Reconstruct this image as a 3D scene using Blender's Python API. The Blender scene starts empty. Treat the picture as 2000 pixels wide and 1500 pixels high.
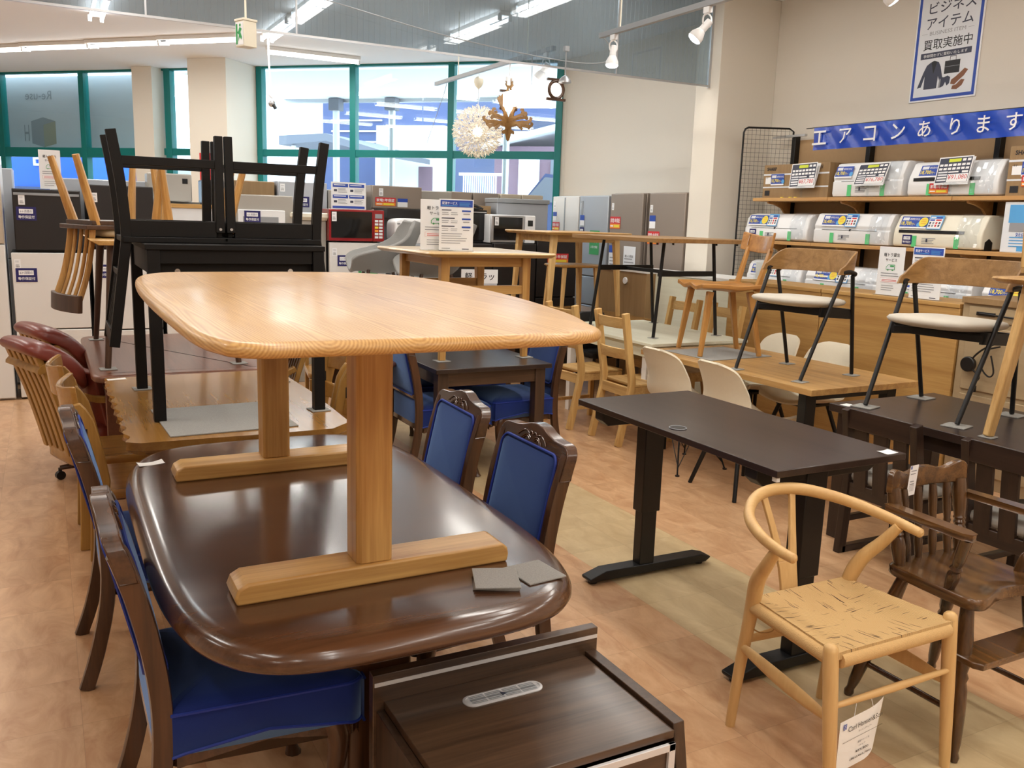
import bpy, math, random
from mathutils import Vector as V, Matrix
random.seed(7)
PI = math.pi
C = bpy.context.scene.collection
SC = bpy.context.scene
def lin(r, g, b):
    f = lambda c: c / 12.92 if c <= .04045 else ((c + .055) / 1.055) ** 2.4
    return (f(r / 255), f(g / 255), f(b / 255), 1)

# ---------------------------------------------------------------- camera
cd = bpy.data.cameras.new('camera'); cam = bpy.data.objects.new('camera', cd); C.objects.link(cam)
cd.sensor_width = 36; cd.lens = 1720 / 2000 * 36; cd.clip_start = .05; cd.clip_end = 200
_y, _p, _r = math.radians(28), math.radians(10.61), math.radians(1.81)
_f = V((math.sin(_y) * math.cos(_p), math.cos(_y) * math.cos(_p), -math.sin(_p)))
_rt = V((math.cos(_y), -math.sin(_y), 0)); _up = _rt.cross(_f)
_cx = math.cos(_r) * _rt + math.sin(_r) * _up; _cy = -math.sin(_r) * _rt + math.cos(_r) * _up
cam.matrix_world = Matrix(((_cx.x, _cy.x, -_f.x, 0), (_cx.y, _cy.y, -_f.y, 0), (_cx.z, _cy.z, -_f.z, 1.57), (0, 0, 0, 1)))
SC.camera = cam
# ---------------------------------------------------------------- view, sky
SC.view_settings.view_transform = 'Standard'; SC.view_settings.look = 'None'
SC.view_settings.gamma = 1; SC.view_settings.use_curve_mapping = False
SC.view_settings.exposure = 0.0
w = bpy.data.worlds.new('sky'); SC.world = w; w.use_nodes = True
bg = w.node_tree.nodes['Background']
bg.inputs[0].default_value = (.80, .91, 1.0, 1); bg.inputs[1].default_value = 5.5
LAMP_W = 10.5
WARM = (1.0, .965, .90)

# ---------------------------------------------------------------- materials
M = {}
def newmat(n):
    m = bpy.data.materials.new(n); m.use_nodes = True; M[n] = m
    return m, m.node_tree.nodes, m.node_tree.links, m.node_tree.nodes['Principled BSDF']
def pm(n, c, rough=.5, metal=0, emit=0, spec=.5, coat=0, sheen=0, noise=0, nscale=40, bump=0, bscale=200, trans=0, alpha=1):
    m, N, L, b = newmat(n)
    b.inputs['Base Color'].default_value = c; b.inputs['Roughness'].default_value = rough
    b.inputs['Metallic'].default_value = metal; b.inputs['Specular IOR Level'].default_value = spec
    b.inputs['Coat Weight'].default_value = coat; b.inputs['Coat Roughness'].default_value = .15
    if emit: b.inputs['Emission Color'].default_value = c; b.inputs['Emission Strength'].default_value = emit
    if sheen: b.inputs['Sheen Weight'].default_value = sheen
    if noise or bump:
        tc = N.new('ShaderNodeTexCoord')
        nz = N.new('ShaderNodeTexNoise'); nz.inputs['Scale'].default_value = nscale; nz.inputs['Detail'].default_value = 4
        L.new(tc.outputs['Object'], nz.inputs['Vector'])
        if noise:
            hs = N.new('ShaderNodeMix'); hs.data_type = 'RGBA'
            hs.inputs[6].default_value = tuple(x * (1 - noise) for x in c[:3]) + (1,)
            hs.inputs[7].default_value = tuple(min(1, x * (1 + noise)) for x in c[:3]) + (1,)
            L.new(nz.outputs['Fac'], hs.inputs[0]); L.new(hs.outputs[2], b.inputs['Base Color'])
        if bump:
            n2 = N.new('ShaderNodeTexNoise'); n2.inputs['Scale'].default_value = bscale; L.new(tc.outputs['Object'], n2.inputs['Vector'])
            bp = N.new('ShaderNodeBump'); bp.inputs['Strength'].default_value = bump; bp.inputs['Distance'].default_value = .002
            L.new(n2.outputs['Fac'], bp.inputs['Height']); L.new(bp.outputs[0], b.inputs['Normal'])
    return m
def wood(n, dark, light, axis='y', rough=.35, fine=1.0, coat=0, contrast=1.0, fig=1.0):
    """long-grain wood: streaks stretched along one axis of the thing"""
    dark, light = [(c[0] * .96, c[1] * 1.02, c[2] * .92, 1) for c in (dark, light)]
    m, N, L, b = newmat(n)
    tc = N.new('ShaderNodeTexCoord'); oi = N.new('ShaderNodeObjectInfo')
    ad = N.new('ShaderNodeVectorMath'); ad.operation = 'MULTIPLY_ADD'
    ad.inputs[1].default_value = (1, 1, 1)
    sc = N.new('ShaderNodeVectorMath'); sc.operation = 'SCALE'; sc.inputs[0].default_value = (7.3, 5.1, 9.7); L.new(oi.outputs['Random'], sc.inputs['Scale'])
    L.new(tc.outputs['Object'], ad.inputs[0]); L.new(sc.outputs[0], ad.inputs[2])
    mp = N.new('ShaderNodeMapping'); L.new(ad.outputs[0], mp.inputs[0])
    s = {'x': (1.2, 22, 22), 'y': (22, 1.2, 22), 'z': (22, 22, 1.2)}[axis]
    mp.inputs['Scale'].default_value = tuple(k * fine for k in s)
    a = N.new('ShaderNodeTexNoise'); a.inputs['Scale'].default_value = 1; a.inputs['Detail'].default_value = 5; a.inputs['Distortion'].default_value = .6 * fig
    L.new(mp.outputs[0], a.inputs['Vector'])
    m2 = N.new('ShaderNodeMapping'); L.new(ad.outputs[0], m2.inputs[0])
    s2 = {'x': (6, 160, 160), 'y': (160, 6, 160), 'z': (160, 160, 6)}[axis]; m2.inputs['Scale'].default_value = s2
    c = N.new('ShaderNodeTexNoise'); c.inputs['Scale'].default_value = 1; c.inputs['Detail'].default_value = 2; L.new(m2.outputs[0], c.inputs['Vector'])
    mx = N.new('ShaderNodeMath'); mx.operation = 'MULTIPLY_ADD'; mx.inputs[1].default_value = .35; L.new(c.outputs['Fac'], mx.inputs[0]); L.new(a.outputs['Fac'], mx.inputs[2])
    r = N.new('ShaderNodeValToRGB'); L.new(mx.outputs[0], r.inputs[0])
    k = .2 / contrast
    r.color_ramp.elements[0].position = .66 - k; r.color_ramp.elements[0].color = dark
    r.color_ramp.elements[1].position = .66 + k; r.color_ramp.elements[1].color = light
    L.new(r.outputs[0], b.inputs['Base Color'])
    b.inputs['Roughness'].default_value = rough; b.inputs['Coat Weight'].default_value = coat; b.inputs['Coat Roughness'].default_value = .12
    return m
def ringwood(n, dark, light, rough=.28, coat=.3, pw=.15, freq=560, grain=1):
    """solid boards glued side by side: growth rings about each board's heart (grain along local y, or x when grain=0)"""
    m, N, L, b = newmat(n)
    def mth(op, a, bb=None, cc=None):
        k = N.new('ShaderNodeMath'); k.operation = op
        for i, q in enumerate((a, bb, cc)):
            if q is None: continue
            if isinstance(q, (int, float)): k.inputs[i].default_value = q
            else: L.new(q, k.inputs[i])
        return k.outputs[0]
    tc = N.new('ShaderNodeTexCoord'); sx = N.new('ShaderNodeSeparateXYZ'); L.new(tc.outputs['Object'], sx.inputs[0])
    X, Y = (sx.outputs[0], sx.outputs[1]) if grain else (sx.outputs[1], sx.outputs[0])
    Z = sx.outputs[2]
    mp = N.new('ShaderNodeMapping'); L.new(tc.outputs['Object'], mp.inputs[0]); mp.inputs['Scale'].default_value = (5, .9, 5) if grain else (.9, 5, 5)
    nz = N.new('ShaderNodeTexNoise'); nz.inputs['Scale'].default_value = 1; nz.inputs['Detail'].default_value = 2; L.new(mp.outputs[0], nz.inputs['Vector'])
    q = mth('DIVIDE', X, pw); fl = mth('FLOOR', q); fr = mth('SUBTRACT', q, fl)
    wn = N.new('ShaderNodeTexWhiteNoise'); wn.noise_dimensions = '1D'; L.new(fl, wn.inputs['W'])
    cx = mth('MULTIPLY_ADD', wn.outputs[0], .5, .25)
    dx = mth('MULTIPLY', mth('SUBTRACT', fr, cx), pw)
    dz = mth('ADD', mth('MULTIPLY_ADD', wn.outputs[0], -.05, -.018), mth('SUBTRACT', 0.0, mth('SUBTRACT', 0.0, mth('MULTIPLY', mth('SUBTRACT', Z, .66), 1.0))))
    rr = mth('SQRT', mth('ADD', mth('MULTIPLY', dx, dx), mth('MULTIPLY', dz, dz)))
    rr = mth('ADD', rr, mth('MULTIPLY', nz.outputs['Fac'], .035))
    rr = mth('ADD', rr, mth('MULTIPLY', Y, .012))
    sn = mth('SINE', mth('MULTIPLY', rr, freq * 2))
    sn = mth('MULTIPLY_ADD', sn, .5, .5)
    m2 = N.new('ShaderNodeMapping'); L.new(tc.outputs['Object'], m2.inputs[0]); m2.inputs['Scale'].default_value = (190, 7, 190) if grain else (7, 190, 190)
    c = N.new('ShaderNodeTexNoise'); c.inputs['Scale'].default_value = 1; c.inputs['Detail'].default_value = 2; L.new(m2.outputs[0], c.inputs['Vector'])
    f = mth('ADD', mth('MULTIPLY', sn, .38), mth('MULTIPLY', c.outputs['Fac'], .62))
    f = mth('ADD', f, mth('MULTIPLY', wn.outputs[0], .14))
    r = N.new('ShaderNodeValToRGB'); L.new(f, r.inputs[0])
    r.color_ramp.elements[0].position = .2; r.color_ramp.elements[0].color = light
    r.color_ramp.elements[1].position = .95; r.color_ramp.elements[1].color = dark
    L.new(r.outputs[0], b.inputs['Base Color'])
    b.inputs['Roughness'].default_value = rough; b.inputs['Coat Weight'].default_value = coat; b.inputs['Coat Roughness'].default_value = .14
    return m
def glassmat(n, tint=(.9, .95, .95), refl=.09, rough=0, body=0, bodycol=(.5, .55, .55)):
    """thin pane: lets light straight through, mirrors a little"""
    m, N, L, b = newmat(n); N.remove(b)
    o = N['Material Output']
    t = N.new('ShaderNodeBsdfTransparent'); t.inputs[0].default_value = tint + (1,)
    g = N.new('ShaderNodeBsdfGlossy'); g.inputs['Roughness'].default_value = rough
    mx = N.new('ShaderNodeMixShader')
    fr = N.new('ShaderNodeLayerWeight'); fr.inputs[0].default_value = .5
    pw_ = N.new('ShaderNodeMath'); pw_.operation = 'POWER'; pw_.inputs[1].default_value = 4; L.new(fr.outputs['Facing'], pw_.inputs[0])
    mm = N.new('ShaderNodeMath'); mm.operation = 'MULTIPLY_ADD'; mm.inputs[1].default_value = .8; mm.inputs[2].default_value = refl; L.new(pw_.outputs[0], mm.inputs[0])
    L.new(mm.outputs[0], mx.inputs[0])
    if body:
        d = N.new('ShaderNodeBsdfDiffuse'); d.inputs[0].default_value = bodycol + (1,)
        m2 = N.new('ShaderNodeMixShader'); m2.inputs[0].default_value = body; L.new(t.outputs[0], m2.inputs[1]); L.new(d.outputs[0], m2.inputs[2])
        L.new(m2.outputs[0], mx.inputs[1])
    else: L.new(t.outputs[0], mx.inputs[1])
    L.new(g.outputs[0], mx.inputs[2]); L.new(mx.outputs[0], o.inputs[0])
    return m

# ---------------------------------------------------------------- mesh builder
def cr(pts, k=6):
    """Catmull-Rom through tuples of any length"""
    P = [pts[0]] + list(pts) + [pts[-1]]; out = []
    for i in range(1, len(P) - 2):
        for j in range(k):
            t = j / k; a, b, c, d = P[i - 1], P[i], P[i + 1], P[i + 2]
            out.append(tuple(.5 * (2 * b[q] + (c[q] - a[q]) * t + (2 * a[q] - 5 * b[q] + 4 * c[q] - d[q]) * t * t + (3 * b[q] - a[q] - 3 * c[q] + d[q]) * t ** 3) for q in range(len(b))))
    out.append(tuple(pts[-1])); return out
def rrect(w, h, r, n=6, cx=0, cy=0):
    o = []
    for sx, sy, a0 in ((1, 1, 0), (-1, 1, 90), (-1, -1, 180), (1, -1, 270)):
        for k in range(n + 1):
            a = math.radians(a0 + 90 * k / n); o.append((cx + sx * (w / 2 - r) + r * math.cos(a), cy + sy * (h / 2 - r) + r * math.sin(a)))
    return o
def superell(a, b, e, n=64, cx=0, cy=0):
    o = []
    for k in range(n):
        t = 2 * PI * k / n; c, s = math.cos(t), math.sin(t)
        o.append((cx + a * math.copysign(abs(c) ** (2 / e), c), cy + b * math.copysign(abs(s) ** (2 / e), s)))
    return o
def inset(o, d):
    """offset a counter-clockwise outline inwards by d"""
    n = len(o); r = []
    for i in range(n):
        a, b, c = V(o[i - 1]), V(o[i]), V(o[(i + 1) % n])
        e1 = (b - a); e2 = (c - b)
        e1 = e1.normalized() if e1.length > 1e-9 else e2.normalized(); e2 = e2.normalized() if e2.length > 1e-9 else e1
        n1 = V((-e1.y, e1.x)); n2 = V((-e2.y, e2.x)); m = n1 + n2
        m = m / max(.35, m.length_squared / 2)
        r.append((b.x + m.x * d, b.y + m.y * d))
    return r
_txt = {}
class MB:
    def __init__(s): s.v = []; s.f = []; s.m = []
    def add(s, vs, fs, mi=0):
        b = len(s.v); s.v += [tuple(q) for q in vs]; s.f += [tuple(i + b for i in f) for f in fs]; s.m += [mi] * len(fs); return s
    def bx(s, x0, x1, y0, y1, z0, z1, mi=0, T=None):
        vs = [V((x, y, z)) for z in (z0, z1) for y in (y0, y1) for x in (x0, x1)]
        if T: vs = [T @ q for q in vs]
        return s.add(vs, [(0, 2, 3, 1), (4, 5, 7, 6), (0, 1, 5, 4), (2, 6, 7, 3), (0, 4, 6, 2), (1, 3, 7, 5)], mi)
    def bc(s, c, d, mi=0, T=None):
        return s.bx(c[0] - d[0] / 2, c[0] + d[0] / 2, c[1] - d[1] / 2, c[1] + d[1] / 2, c[2] - d[2] / 2, c[2] + d[2] / 2, mi, T)
    def rings(s, R, mi=0, cap=True, closed=False):
        n = len(R[0]); vs = [q for r in R for q in r]; fs = []
        for i in range(len(R) - (0 if closed else 1)):
            j = (i + 1) % len(R)
            for k in range(n): fs.append((i * n + k, i * n + (k + 1) % n, j * n + (k + 1) % n, j * n + k))
        if cap and not closed: fs += [tuple(range(n - 1, -1, -1)), tuple(range((len(R) - 1) * n, len(R) * n))]
        return s.add(vs, fs, mi)
    def tube(s, pts, r, n=10, closed=False, ref=None, mi=0, rect=False, cap=True, pw=2):
        """round, oval or rectangular bar along a path; r is a number, (rx, ry) or one of these per point"""
        P = [V(q) for q in pts]; K = len(P)
        rr = r if isinstance(r, list) else [r] * K
        ref = V(ref) if ref else V((0, 0, 1)); R = []; u = None
        for i in range(K):
            a = P[i - 1] if (i or closed) else P[i]; b = P[(i + 1) % K] if (i < K - 1 or closed) else P[i]
            t = (b - a).normalized()
            if u is None:
                u = ref - t * ref.dot(t)
                if u.length < 1e-4: u = V((1, 0, 0)) - t * t.x
                if u.length < 1e-4: u = V((0, 1, 0)) - t * t.y
            else: u = u - t * u.dot(t)
            u.normalize(); q = t.cross(u)
            x = rr[i]; a_, b_ = x if isinstance(x, tuple) else (x, x)
            if rect: R.append([P[i] + u * (a_ * sx) + q * (b_ * sy) for sx, sy in ((1, 1), (-1, 1), (-1, -1), (1, -1))])
            else:
                ring = []
                for k in range(n):
                    c_, s_ = math.cos(2 * PI * k / n), math.sin(2 * PI * k / n)
                    if pw != 2: c_ = math.copysign(abs(c_) ** (2 / pw), c_); s_ = math.copysign(abs(s_) ** (2 / pw), s_)
                    ring.append(P[i] + u * (a_ * c_) + q * (b_ * s_))
                R.append(ring)
        return s.rings(R, mi, cap, closed)
    def bar(s, p0, p1, a, b=None, ref=(0, 0, 1), mi=0):
        """straight bar of rectangular section: half sizes a=(along ref, across) at p0 and b at p1"""
        return s.tube([p0, p1], [a, b or a], ref=ref, rect=True, mi=mi)
    def cyl(s, p0, p1, r0, r1=None, n=14, mi=0): return s.tube([p0, p1], [r0, r0 if r1 is None else r1], n=n, mi=mi)
    def lathe(s, prof, p0=(0, 0, 0), p1=None, n=14, mi=0):
        """profile of (radius, height); heights are scaled along p0-p1 when p1 is given"""
        p0 = V(p0)
        if p1 is None: pts = [p0 + V((0, 0, z)) for r, z in prof]
        else:
            d = V(p1) - p0; h = max(z for r, z in prof); pts = [p0 + d * (z / h) for r, z in prof]
        ax = (pts[-1] - pts[0]).normalized(); u = V((1, 0, 0)) - ax * ax.x
        if u.length < 1e-3: u = V((0, 1, 0)) - ax * ax.y
        u.normalize(); q = ax.cross(u)
        return s.rings([[pts[i] + (u * math.cos(2 * PI * k / n) + q * math.sin(2 * PI * k / n)) * max(prof[i][0], 1e-4) for k in range(n)] for i in range(len(prof))], mi)
    def ball(s, c, r, n=14, mi=0, sz=1):
        m = n // 2
        return s.rings([[V(c) + V((r * math.sin(PI * max(.01, min(m - .01, i)) / m) * math.cos(2 * PI * k / n), r * math.sin(PI * max(.01, min(m - .01, i)) / m) * math.sin(2 * PI * k / n), -r * sz * math.cos(PI * i / m))) for k in range(n)] for i in range(m + 1)], mi)
    def slab(s, o, prof, mi=0):
        """outline swept by an edge profile of (inset, z), bottom to top"""
        return s.rings([[V((x, y, z)) for x, y in (inset(o, d) if d else o)] for d, z in prof], mi)
    def dome(s, o, prof, mi=0, c=None):
        """outline swept by (scale about the centre, z), for soft or scooped tops"""
        cx = sum(p[0] for p in o) / len(o); cy = sum(p[1] for p in o) / len(o)
        return s.rings([[V((cx + (x - cx) * k, cy + (y - cy) * k, z)) for x, y in o] for k, z in prof], mi)
    def prism(s, o, a, b, pl='xy', mi=0):
        m = {'xy': lambda p, t: (p[0], p[1], t), 'xz': lambda p, t: (p[0], t, p[1]), 'yz': lambda p, t: (t, p[0], p[1])}[pl]
        return s.rings([[m(p, a) for p in o], [m(p, b) for p in o]], mi)
    def pillow(s, o, z0, z1, e=2.6, k=8, mi=0, grow=0):
        """soft cushion over a plan outline"""
        cx = sum(p[0] for p in o) / len(o); cy = sum(p[1] for p in o) / len(o); R = []
        for i in range(k + 1):
            t = -PI / 2 + PI * i / k; c = max(.03, abs(math.cos(t)) ** (2 / e)); z = math.copysign(abs(math.sin(t)) ** (2 / e), math.sin(t))
            R.append([V((cx + (x - cx) * c, cy + (y - cy) * c, (z0 + z1) / 2 + (z1 - z0) / 2 * z)) for x, y in o])
        return s.rings(R, mi)
    def sheet(s, fn, nu, nv, th=0, mi=0):
        """surface fn(u, v) -> point, given a thickness along its normal"""
        G = [[V(fn(i / nu, j / nv)) for j in range(nv + 1)] for i in range(nu + 1)]
        if not th:
            return s.add([q for r in G for q in r], [(i * (nv + 1) + j, (i + 1) * (nv + 1) + j, (i + 1) * (nv + 1) + j + 1, i * (nv + 1) + j + 1) for i in range(nu) for j in range(nv)], mi)
        H = []
        for i in range(nu + 1):
            row = []
            for j in range(nv + 1):
                a = G[min(nu, i + 1)][j] - G[max(0, i - 1)][j]; b = G[i][min(nv, j + 1)] - G[i][max(0, j - 1)]
                n_ = a.cross(b); n_.normalize(); row.append(G[i][j] - n_ * th)
            H.append(row)
        W = nv + 1; o = (nu + 1) * W; fs = []
        for i in range(nu):
            for j in range(nv):
                a = i * W + j; fs.append((a, a + W, a + W + 1, a + 1)); fs.append((o + a, o + a + 1, o + a + W + 1, o + a + W))
        for i in range(nu):
            a = i * W; fs.append((a, o + a, o + a + W, a + W)); a += nv; fs.append((a, a + W, o + a + W, o + a))
        for j in range(nv):
            fs.append((j, j + 1, o + j + 1, o + j)); a = nu * W + j; fs.append((a, o + a, o + a + 1, a + 1))
        return s.add([q for r in G for q in r] + [q for r in H for q in r], fs, mi)
    def text(s, t, O, U, Vv, h, w=None, mi=0, al='l', bold=0):
        """lettering of height h laid in the plane of U and Vv"""
        key = (t, bold)
        if key not in _txt:
            c = bpy.data.curves.new('lettering', 'FONT'); c.body = t; c.resolution_u = 2; c.offset = bold
            o = bpy.data.objects.new('lettering', c); C.objects.link(o)
            me = bpy.data.meshes.new_from_object(o.evaluated_get(bpy.context.evaluated_depsgraph_get()))
            _txt[key] = ([(q.co.x, q.co.y) for q in me.vertices], [tuple(p.vertices) for p in me.polygons])
            bpy.data.objects.remove(o); bpy.data.curves.remove(c); bpy.data.meshes.remove(me)
        vs, fs = _txt[key]
        if not vs: return s
        x0 = min(q[0] for q in vs); x1 = max(q[0] for q in vs); y0 = min(q[1] for q in vs); y1 = max(q[1] for q in vs)
        k = h / max(.3, y1 - y0); kx = w / (x1 - x0) if w else k
        dx = {'l': 0, 'c': -(x1 - x0) * kx / 2, 'r': -(x1 - x0) * kx}[al]
        O, U, Vv = V(O), V(U).normalized(), V(Vv).normalized()
        return s.add([O + U * ((a - x0) * kx + dx) + Vv * ((b - y0) * k) for a, b in vs], fs, mi)
    def build(s, name, mats, parent=None, bevel=0, sharp=38, seg=2):
        me = bpy.data.meshes.new(name); me.from_pydata(s.v, [], s.f)
        for m in (mats if isinstance(mats, (list, tuple)) else [mats]): me.materials.append(m if not isinstance(m, str) else M[m])
        if max(s.m, default=0): me.polygons.foreach_set('material_index', s.m)
        me.polygons.foreach_set('use_smooth', [True] * len(s.f)); me.update()
        import bmesh
        b = bmesh.new(); b.from_mesh(me); bmesh.ops.recalc_face_normals(b, faces=b.faces); b.to_mesh(me); b.free()
        me.set_sharp_from_angle(angle=math.radians(sharp))
        o = bpy.data.objects.new(name, me); C.objects.link(o)
        if parent: o.parent = parent
        if bevel:
            md = o.modifiers.new('bevel', 'BEVEL'); md.width = bevel; md.segments = seg; md.limit_method = 'ANGLE'; md.angle_limit = math.radians(40)
        return o
def tag(o, label, cat, group=None, kind=None):
    o['label'] = label; o['category'] = cat
    if group: o['group'] = group
    if kind: o['kind'] = kind
    return o
def thing(name, label, cat, loc=(0, 0, 0), rz=0, group=None):
    o = bpy.data.objects.new(name, None); C.objects.link(o); o.empty_display_size = .05
    o.location = loc; o.rotation_euler = (0, 0, math.radians(rz)); return tag(o, label, cat, group)
def struct(name, mb, m, bevel=0):
    o = mb.build(name, m, None, bevel); o['kind'] = 'structure'; return o
def dup(root, loc, rz, label=None, group=None):
    """a copy of a thing with copies of its parts and sub-parts"""
    r = root.copy(); C.objects.link(r); r.location = loc; r.rotation_euler = (0, 0, math.radians(rz))
    if label: r['label'] = label
    if group: r['group'] = group
    for ch in list(root.children):
        c = ch.copy(); C.objects.link(c); c.parent = r
        for g in ch.children: d = g.copy(); C.objects.link(d); d.parent = c
    return r
class Face:
    """a flat printed area: origin, right, up; rectangles and lettering stacked in thin layers"""
    def __init__(s, mb, O, U, Vv, lift=.0006): s.mb = mb; s.O = V(O); s.U = V(U).normalized(); s.W = V(Vv).normalized(); s.N = s.U.cross(s.W); s.k = lift
    def at(s, x, y, l): return s.O + s.U * x + s.W * y + s.N * (s.k * l)
    def rect(s, x, y, w, h, mi, l=1):
        s.mb.add([s.at(x, y, l), s.at(x + w, y, l), s.at(x + w, y + h, l), s.at(x, y + h, l)], [(0, 1, 2, 3)], mi); return s
    def poly(s, pts, mi, l=1):
        s.mb.add([s.at(x, y, l) for x, y in pts], [tuple(range(len(pts)))], mi); return s
    def disc(s, x, y, r, mi, l=1, n=20): return s.poly([(x + r * math.cos(2 * PI * k / n), y + r * math.sin(2 * PI * k / n)) for k in range(n)], mi, l)
    def t(s, txt, x, y, h, mi, l=2, w=None, al='l', bold=0):
        s.mb.text(txt, s.at(x, y, l), s.U, s.W, h, w, mi, al, bold); return s
    def lines(s, x, y, w, n, step, h, mi, l=2, rag=.25):
        for i in range(n): s.rect(x, y - i * step, w * (1 - rag * random.random()), h, mi, l)
        return s

# ================================================================ palette
pm('wallpaper', lin(222, 215, 203), .85, bump=.25, bscale=900)
pm('ceiling_board', lin(236, 236, 238), .9)
pm('pillar_paper', lin(226, 220, 208), .85, bump=.25, bscale=900)
pm('teal_frame', lin(8, 118, 116), .35, spec=.4)
pm('steel', lin(190, 192, 195), .35, metal=.8); pm('chrome', lin(215, 218, 222), .12, metal=1)
pm('white_paint', lin(240, 240, 238), .4); pm('white_plastic', lin(238, 240, 242), .35)
pm('cream_plastic', lin(240, 236, 218), .4); pm('grey_plastic', lin(150, 154, 158), .4); pm('black_plastic', lin(20, 20, 22), .35)
pm('fridge_white', lin(228, 227, 224), .38, bump=.06, bscale=700); pm('fridge_silver', lin(180, 186, 194), .38, metal=.35)
pm('fridge_brown', lin(150, 138, 128), .4, metal=.2); pm('fridge_champagne', lin(196, 184, 166), .35, metal=.3)
pm('mini_black', lin(30, 25, 24), .5, bump=.1, bscale=800); pm('fridge_grey', lin(172, 168, 160), .42, metal=.1)
pm('black_metal', lin(17, 17, 18), .42, spec=.4); pm('desk_metal', lin(16, 14, 14), .42)
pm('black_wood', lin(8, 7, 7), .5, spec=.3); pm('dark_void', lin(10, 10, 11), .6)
pm('felt', lin(160, 160, 156), .95, noise=.28, nscale=260, bump=.6, bscale=500)
pm('paper', lin(245, 245, 242), .75); pm('linen', lin(205, 199, 186), .92, noise=.10, nscale=300, bump=.4, bscale=600)
pm('linen_tan', lin(186, 172, 146), .92, noise=.14, nscale=300, bump=.4, bscale=600)
pm('shell_cream', lin(226, 218, 196), .85, noise=.03, nscale=60, bump=.2, bscale=700); pm('grey_fabric', lin(140, 140, 138), .95, noise=.12, nscale=220, bump=.4, bscale=600)
pm('leather', lin(118, 48, 36), .36, noise=.12, nscale=14, bump=.12, bscale=60, coat=.15)
pm('velvet', lin(12, 34, 108), .7, sheen=1, noise=.14, nscale=9, spec=.2, bump=.1, bscale=700)
_b = M['velvet'].node_tree.nodes['Principled BSDF']; _b.inputs['Sheen Tint'].default_value = lin(150, 190, 245); _b.inputs['Sheen Roughness'].default_value = .5
pm('velvet_piping', lin(20, 46, 140), .6, sheen=.8); _b = M['velvet_piping'].node_tree.nodes['Principled BSDF']; _b.inputs['Sheen Tint'].default_value = lin(70, 110, 200)
wood('dark_frame', lin(56, 33, 22), lin(92, 58, 38), 'z', .3, coat=.25); wood('dark_frame_y', lin(56, 33, 22), lin(92, 58, 38), 'y', .25, coat=.4)
wood('dark_frame_x', lin(54, 32, 22), lin(88, 55, 37), 'x', .22, coat=.5)
wood('walnut_top', lin(72, 45, 31), lin(98, 64, 45), 'x', .22, coat=.5, fig=.5)
wood('oak_z', lin(176, 122, 66), lin(216, 166, 104), 'z', .35); wood('oak_x', lin(178, 126, 70), lin(218, 170, 108), 'x', .35); wood('oak_y', lin(178, 126, 70), lin(218, 170, 108), 'y', .35)
ringwood('oak_board', lin(170, 118, 58), lin(216, 174, 110), .34, .12)
wood('honey_y', lin(148, 100, 46), lin(176, 126, 66), 'y', .26, coat=.4, contrast=.6); wood('honey_z', lin(144, 100, 48), lin(184, 138, 76), 'z', .35, contrast=.7)
wood('redbrown_y', lin(98, 58, 44), lin(126, 78, 60), 'y', .35, coat=.2)
wood('beech_z', lin(206, 158, 106), lin(226, 184, 132), 'z', .4, contrast=.6); wood('beech_x', lin(206, 158, 106), lin(226, 184, 132), 'x', .4, contrast=.6)
wood('pine_z', lin(196, 146, 88), lin(226, 184, 126), 'z', .5); wood('pine_x', lin(190, 142, 88), lin(222, 180, 124), 'x', .5)
wood('espresso_y', lin(40, 27, 25), lin(58, 42, 38), 'y', .34, coat=.15, contrast=.7); wood('espresso_z', lin(34, 21, 18), lin(54, 36, 30), 'z', .38)
wood('espresso_x', lin(36, 23, 20), lin(56, 38, 32), 'x', .36, coat=.2)
wood('tv_walnut', lin(62, 44, 34), lin(96, 70, 54), 'x', .32, fine=1.6, coat=.2)
wood('tv_walnut_z', lin(56, 39, 31), lin(84, 61, 48), 'z', .34, fine=1.6)
wood('ash_y', lin(166, 120, 72), lin(204, 158, 104), 'y', .4); wood('ash_z', lin(190, 142, 88), lin(226, 184, 130), 'z', .45); wood('ash_x', lin(168, 122, 74), lin(204, 160, 106), 'x', .4)
wood('bentoak', lin(134, 96, 58), lin(168, 126, 82), 'y', .4, fine=.8, fig=2); wood('cabinet_oak', lin(176, 128, 74), lin(204, 158, 100), 'y', .45, fine=.7)
wood('saddle_oak', lin(160, 104, 52), lin(196, 138, 78), 'y', .35, coat=.2); wood('saddle_oak_z', lin(170, 114, 58), lin(204, 148, 86), 'z', .38)
wood('highchair_z', lin(54, 32, 17), lin(92, 60, 34), 'z', .25, coat=.5); wood('highchair_x', lin(62, 38, 20), lin(118, 80, 46), 'y', .24, coat=.5)
wood('shelf_oak', lin(186, 132, 82), lin(212, 162, 108), 'y', .45); wood('counter_brown', lin(142, 110, 78), lin(164, 130, 96), 'z', .5, contrast=.6)
wood('steel_tan', lin(168, 142, 116), lin(184, 158, 130), 'y', .5, contrast=.4); wood('light_tabletop', lin(196, 152, 100), lin(214, 178, 130), 'x', .3, coat=.3)
wood('brown_leg', lin(58, 36, 26), lin(84, 56, 42), 'z', .4); wood('whitewash', lin(226, 220, 208), lin(238, 234, 226), 'y', .4, contrast=.6)
PR = []
for n, c in (('print_white', (245, 246, 248)), ('print_blue', (42, 76, 172)), ('print_yellow', (240, 222, 70)), ('print_black', (28, 28, 32)), ('print_red', (206, 48, 52)),
             ('print_green', (60, 160, 90)), ('print_grey', (150, 152, 158)), ('print_orange', (240, 150, 50)), ('print_sky', (88, 166, 226)), ('print_navy', (30, 26, 98)),
             ('print_tape', (96, 206, 132)), ('print_brown', (132, 84, 56)), ('print_lime', (214, 226, 60)), ('print_pale', (226, 230, 236)), ('print_slate', (58, 62, 82)), ('print_violet', (110, 80, 180))):
    pm(n, lin(*c), .5); PR.append(M[n])
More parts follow.
